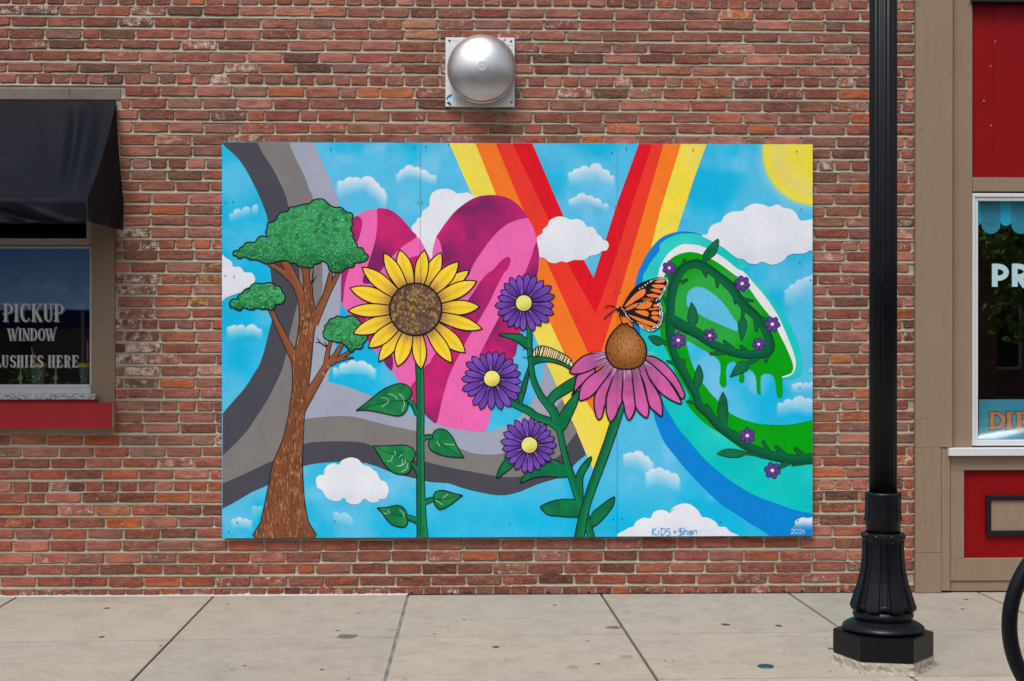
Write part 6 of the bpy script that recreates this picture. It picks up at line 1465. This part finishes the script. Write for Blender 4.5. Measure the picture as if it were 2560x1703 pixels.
for k in range(4):
    a_, b_ = cs[k], cs[(k+1) % 4]; bm = bmesh.new(); pr = None
    for i in range(31):
        t_ = i/30; x = a_[0]+(b_[0]-a_[0])*t_; y = a_[1]+(b_[1]-a_[1])*t_; w_ = 0.015*math.sin(i*1.9)
        q = (bm.verts.new((x, y, 2.015)), bm.verts.new((x+w_, y+w_, 1.76)))
        if pr: bm.faces.new((pr[0], q[0], q[1], pr[1]))
        pr = q
    obj('valance', bm, mat_plain('navy_valance', (0, 34, 92), 0.6) if k == 0 else blu, tn)
    bm = bmesh.new(); tube(bm, [(a_[0], a_[1], 0), (a_[0], a_[1], 2.02)], 0.022, 8); obj('leg', bm, M['greyframe'], tn)
for x_, y_ in ((-6.25, -13.0), (-6.5, -16.1)):
    bm = bmesh.new(); tube(bm, [(x_, y_, 0), (x_, y_, 2.02)], 0.022, 8); obj('leg', bm, M['greyframe'], tn)
# parked car at the kerb, right of the frame
car = empty('parked_car', (6.6, -5.0, -0.13)); tag(car, 'silver car parked at the kerb, seen only as a reflection in the shop window', 'car')
cpaint = mat_plain('silver_car_paint', (150, 154, 160), 0.2, metal=0.6, var=0.02); 
st_ = [(-2.2, .35, .62, .62, .70), (-2.1, .25, .78, .74, .80), (-1.3, .2, .92, .80, .86), (-0.75, .2, .96, .82, .9), (0.2, .2, .98, .82, .9), (1.3, .2, .98, .80, .88), (1.9, .22, .95, .76, .84), (2.2, .35, .78, .62, .72)]
bm = bmesh.new(); pr = None
for x, z0_, z1_, w0_, w1_ in st_:
    ring_ = [bm.verts.new((6.6+x, -5+s_*w_, -0.13+z_)) for s_, w_, z_ in ((-1, w0_*.92, z0_), (-1, w1_, z0_+.15), (-1, w1_, (z0_+z1_)/2+.1), (-1, w0_*.95, z1_), (1, w0_*.95, z1_), (1, w1_, (z0_+z1_)/2+.1), (1, w1_, z0_+.15), (1, w0_*.92, z0_))]
    if pr:
        for k in range(8): bm.faces.new((pr[k], pr[(k+1) % 8], ring_[(k+1) % 8], ring_[k]))
    else: bm.faces.new(ring_)
    pr = ring_
bm.faces.new(pr); bmesh.ops.recalc_face_normals(bm, faces=bm.faces); obj('body', bm, cpaint, car, smooth=True)
def cab(name, mat, xs, inset, zt2):
    bm = bmesh.new(); lo = []; hi = []
    for x, z_, w_ in xs: lo.append([bm.verts.new((6.6+x, -5+s_*w_, -0.13+z_)) for s_ in (-1, 1)])
    for a_, b_ in zip(lo, lo[1:]): bm.faces.new((a_[0], a_[1], b_[1], b_[0]))
    for s_ in (0, 1): bm.faces.new([q[s_] for q in lo])
    bmesh.ops.recalc_face_normals(bm, faces=bm.faces); return obj(name, bm, mat, car)
cab('cabin_glass', dglass, [(-1.1, .94, .72), (-.35, 1.36, .58), (.3, 1.42, .58), (.9, 1.38, .57), (1.6, .97, .7)], 0, 0)
bm = bmesh.new(); pr = None
for x, z_, w_ in ((-.45, 1.345, .585), (-.1, 1.43, .59), (.4, 1.455, .59), (.85, 1.42, .58), (1.05, 1.34, .575)):
    q = [bm.verts.new((6.6+x, -5-w_, -.13+z_-.015)), bm.verts.new((6.6+x, -5, -.13+z_+.02)), bm.verts.new((6.6+x, -5+w_, -.13+z_-.015))]
    if pr: bm.faces.new((pr[0], pr[1], q[1], q[0])); bm.faces.new((pr[1], pr[2], q[2], q[1]))
    pr = q
obj('roof', bm, cpaint, car, smooth=True)
for x in (-1.4, 1.4):
    for s_ in (-1, 1):
        bm = bmesh.new(); lathe(bm, [(0.2, -.1), (0.31, -.09), (0.325, 0), (0.31, .09), (0.2, .1)], 28, axis='Y', loc=(6.6+x, -5+s_*.78, .19)); wh = obj('wheel', bm, M['blackpaint'], car)
        bm = bmesh.new(); lathe(bm, [(0.19, -.105), (0.17, 0), (0.19, .105)], 20, axis='Y', loc=(6.6+x, -5+s_*.78, .19)); obj('rim', bm, M['steel'], wh)
for s_ in (-.6, .6):
    bm = bmesh.new(); bmesh.ops.create_uvsphere(bm, u_segments=12, v_segments=8, radius=.1); bmesh.ops.scale(bm, verts=bm.verts, vec=(.6, 1.3, .7)); bmesh.ops.translate(bm, verts=bm.verts, vec=(6.6-2.13, -5+s_, .52)); obj('headlight', bm, M['white'], car, smooth=True)
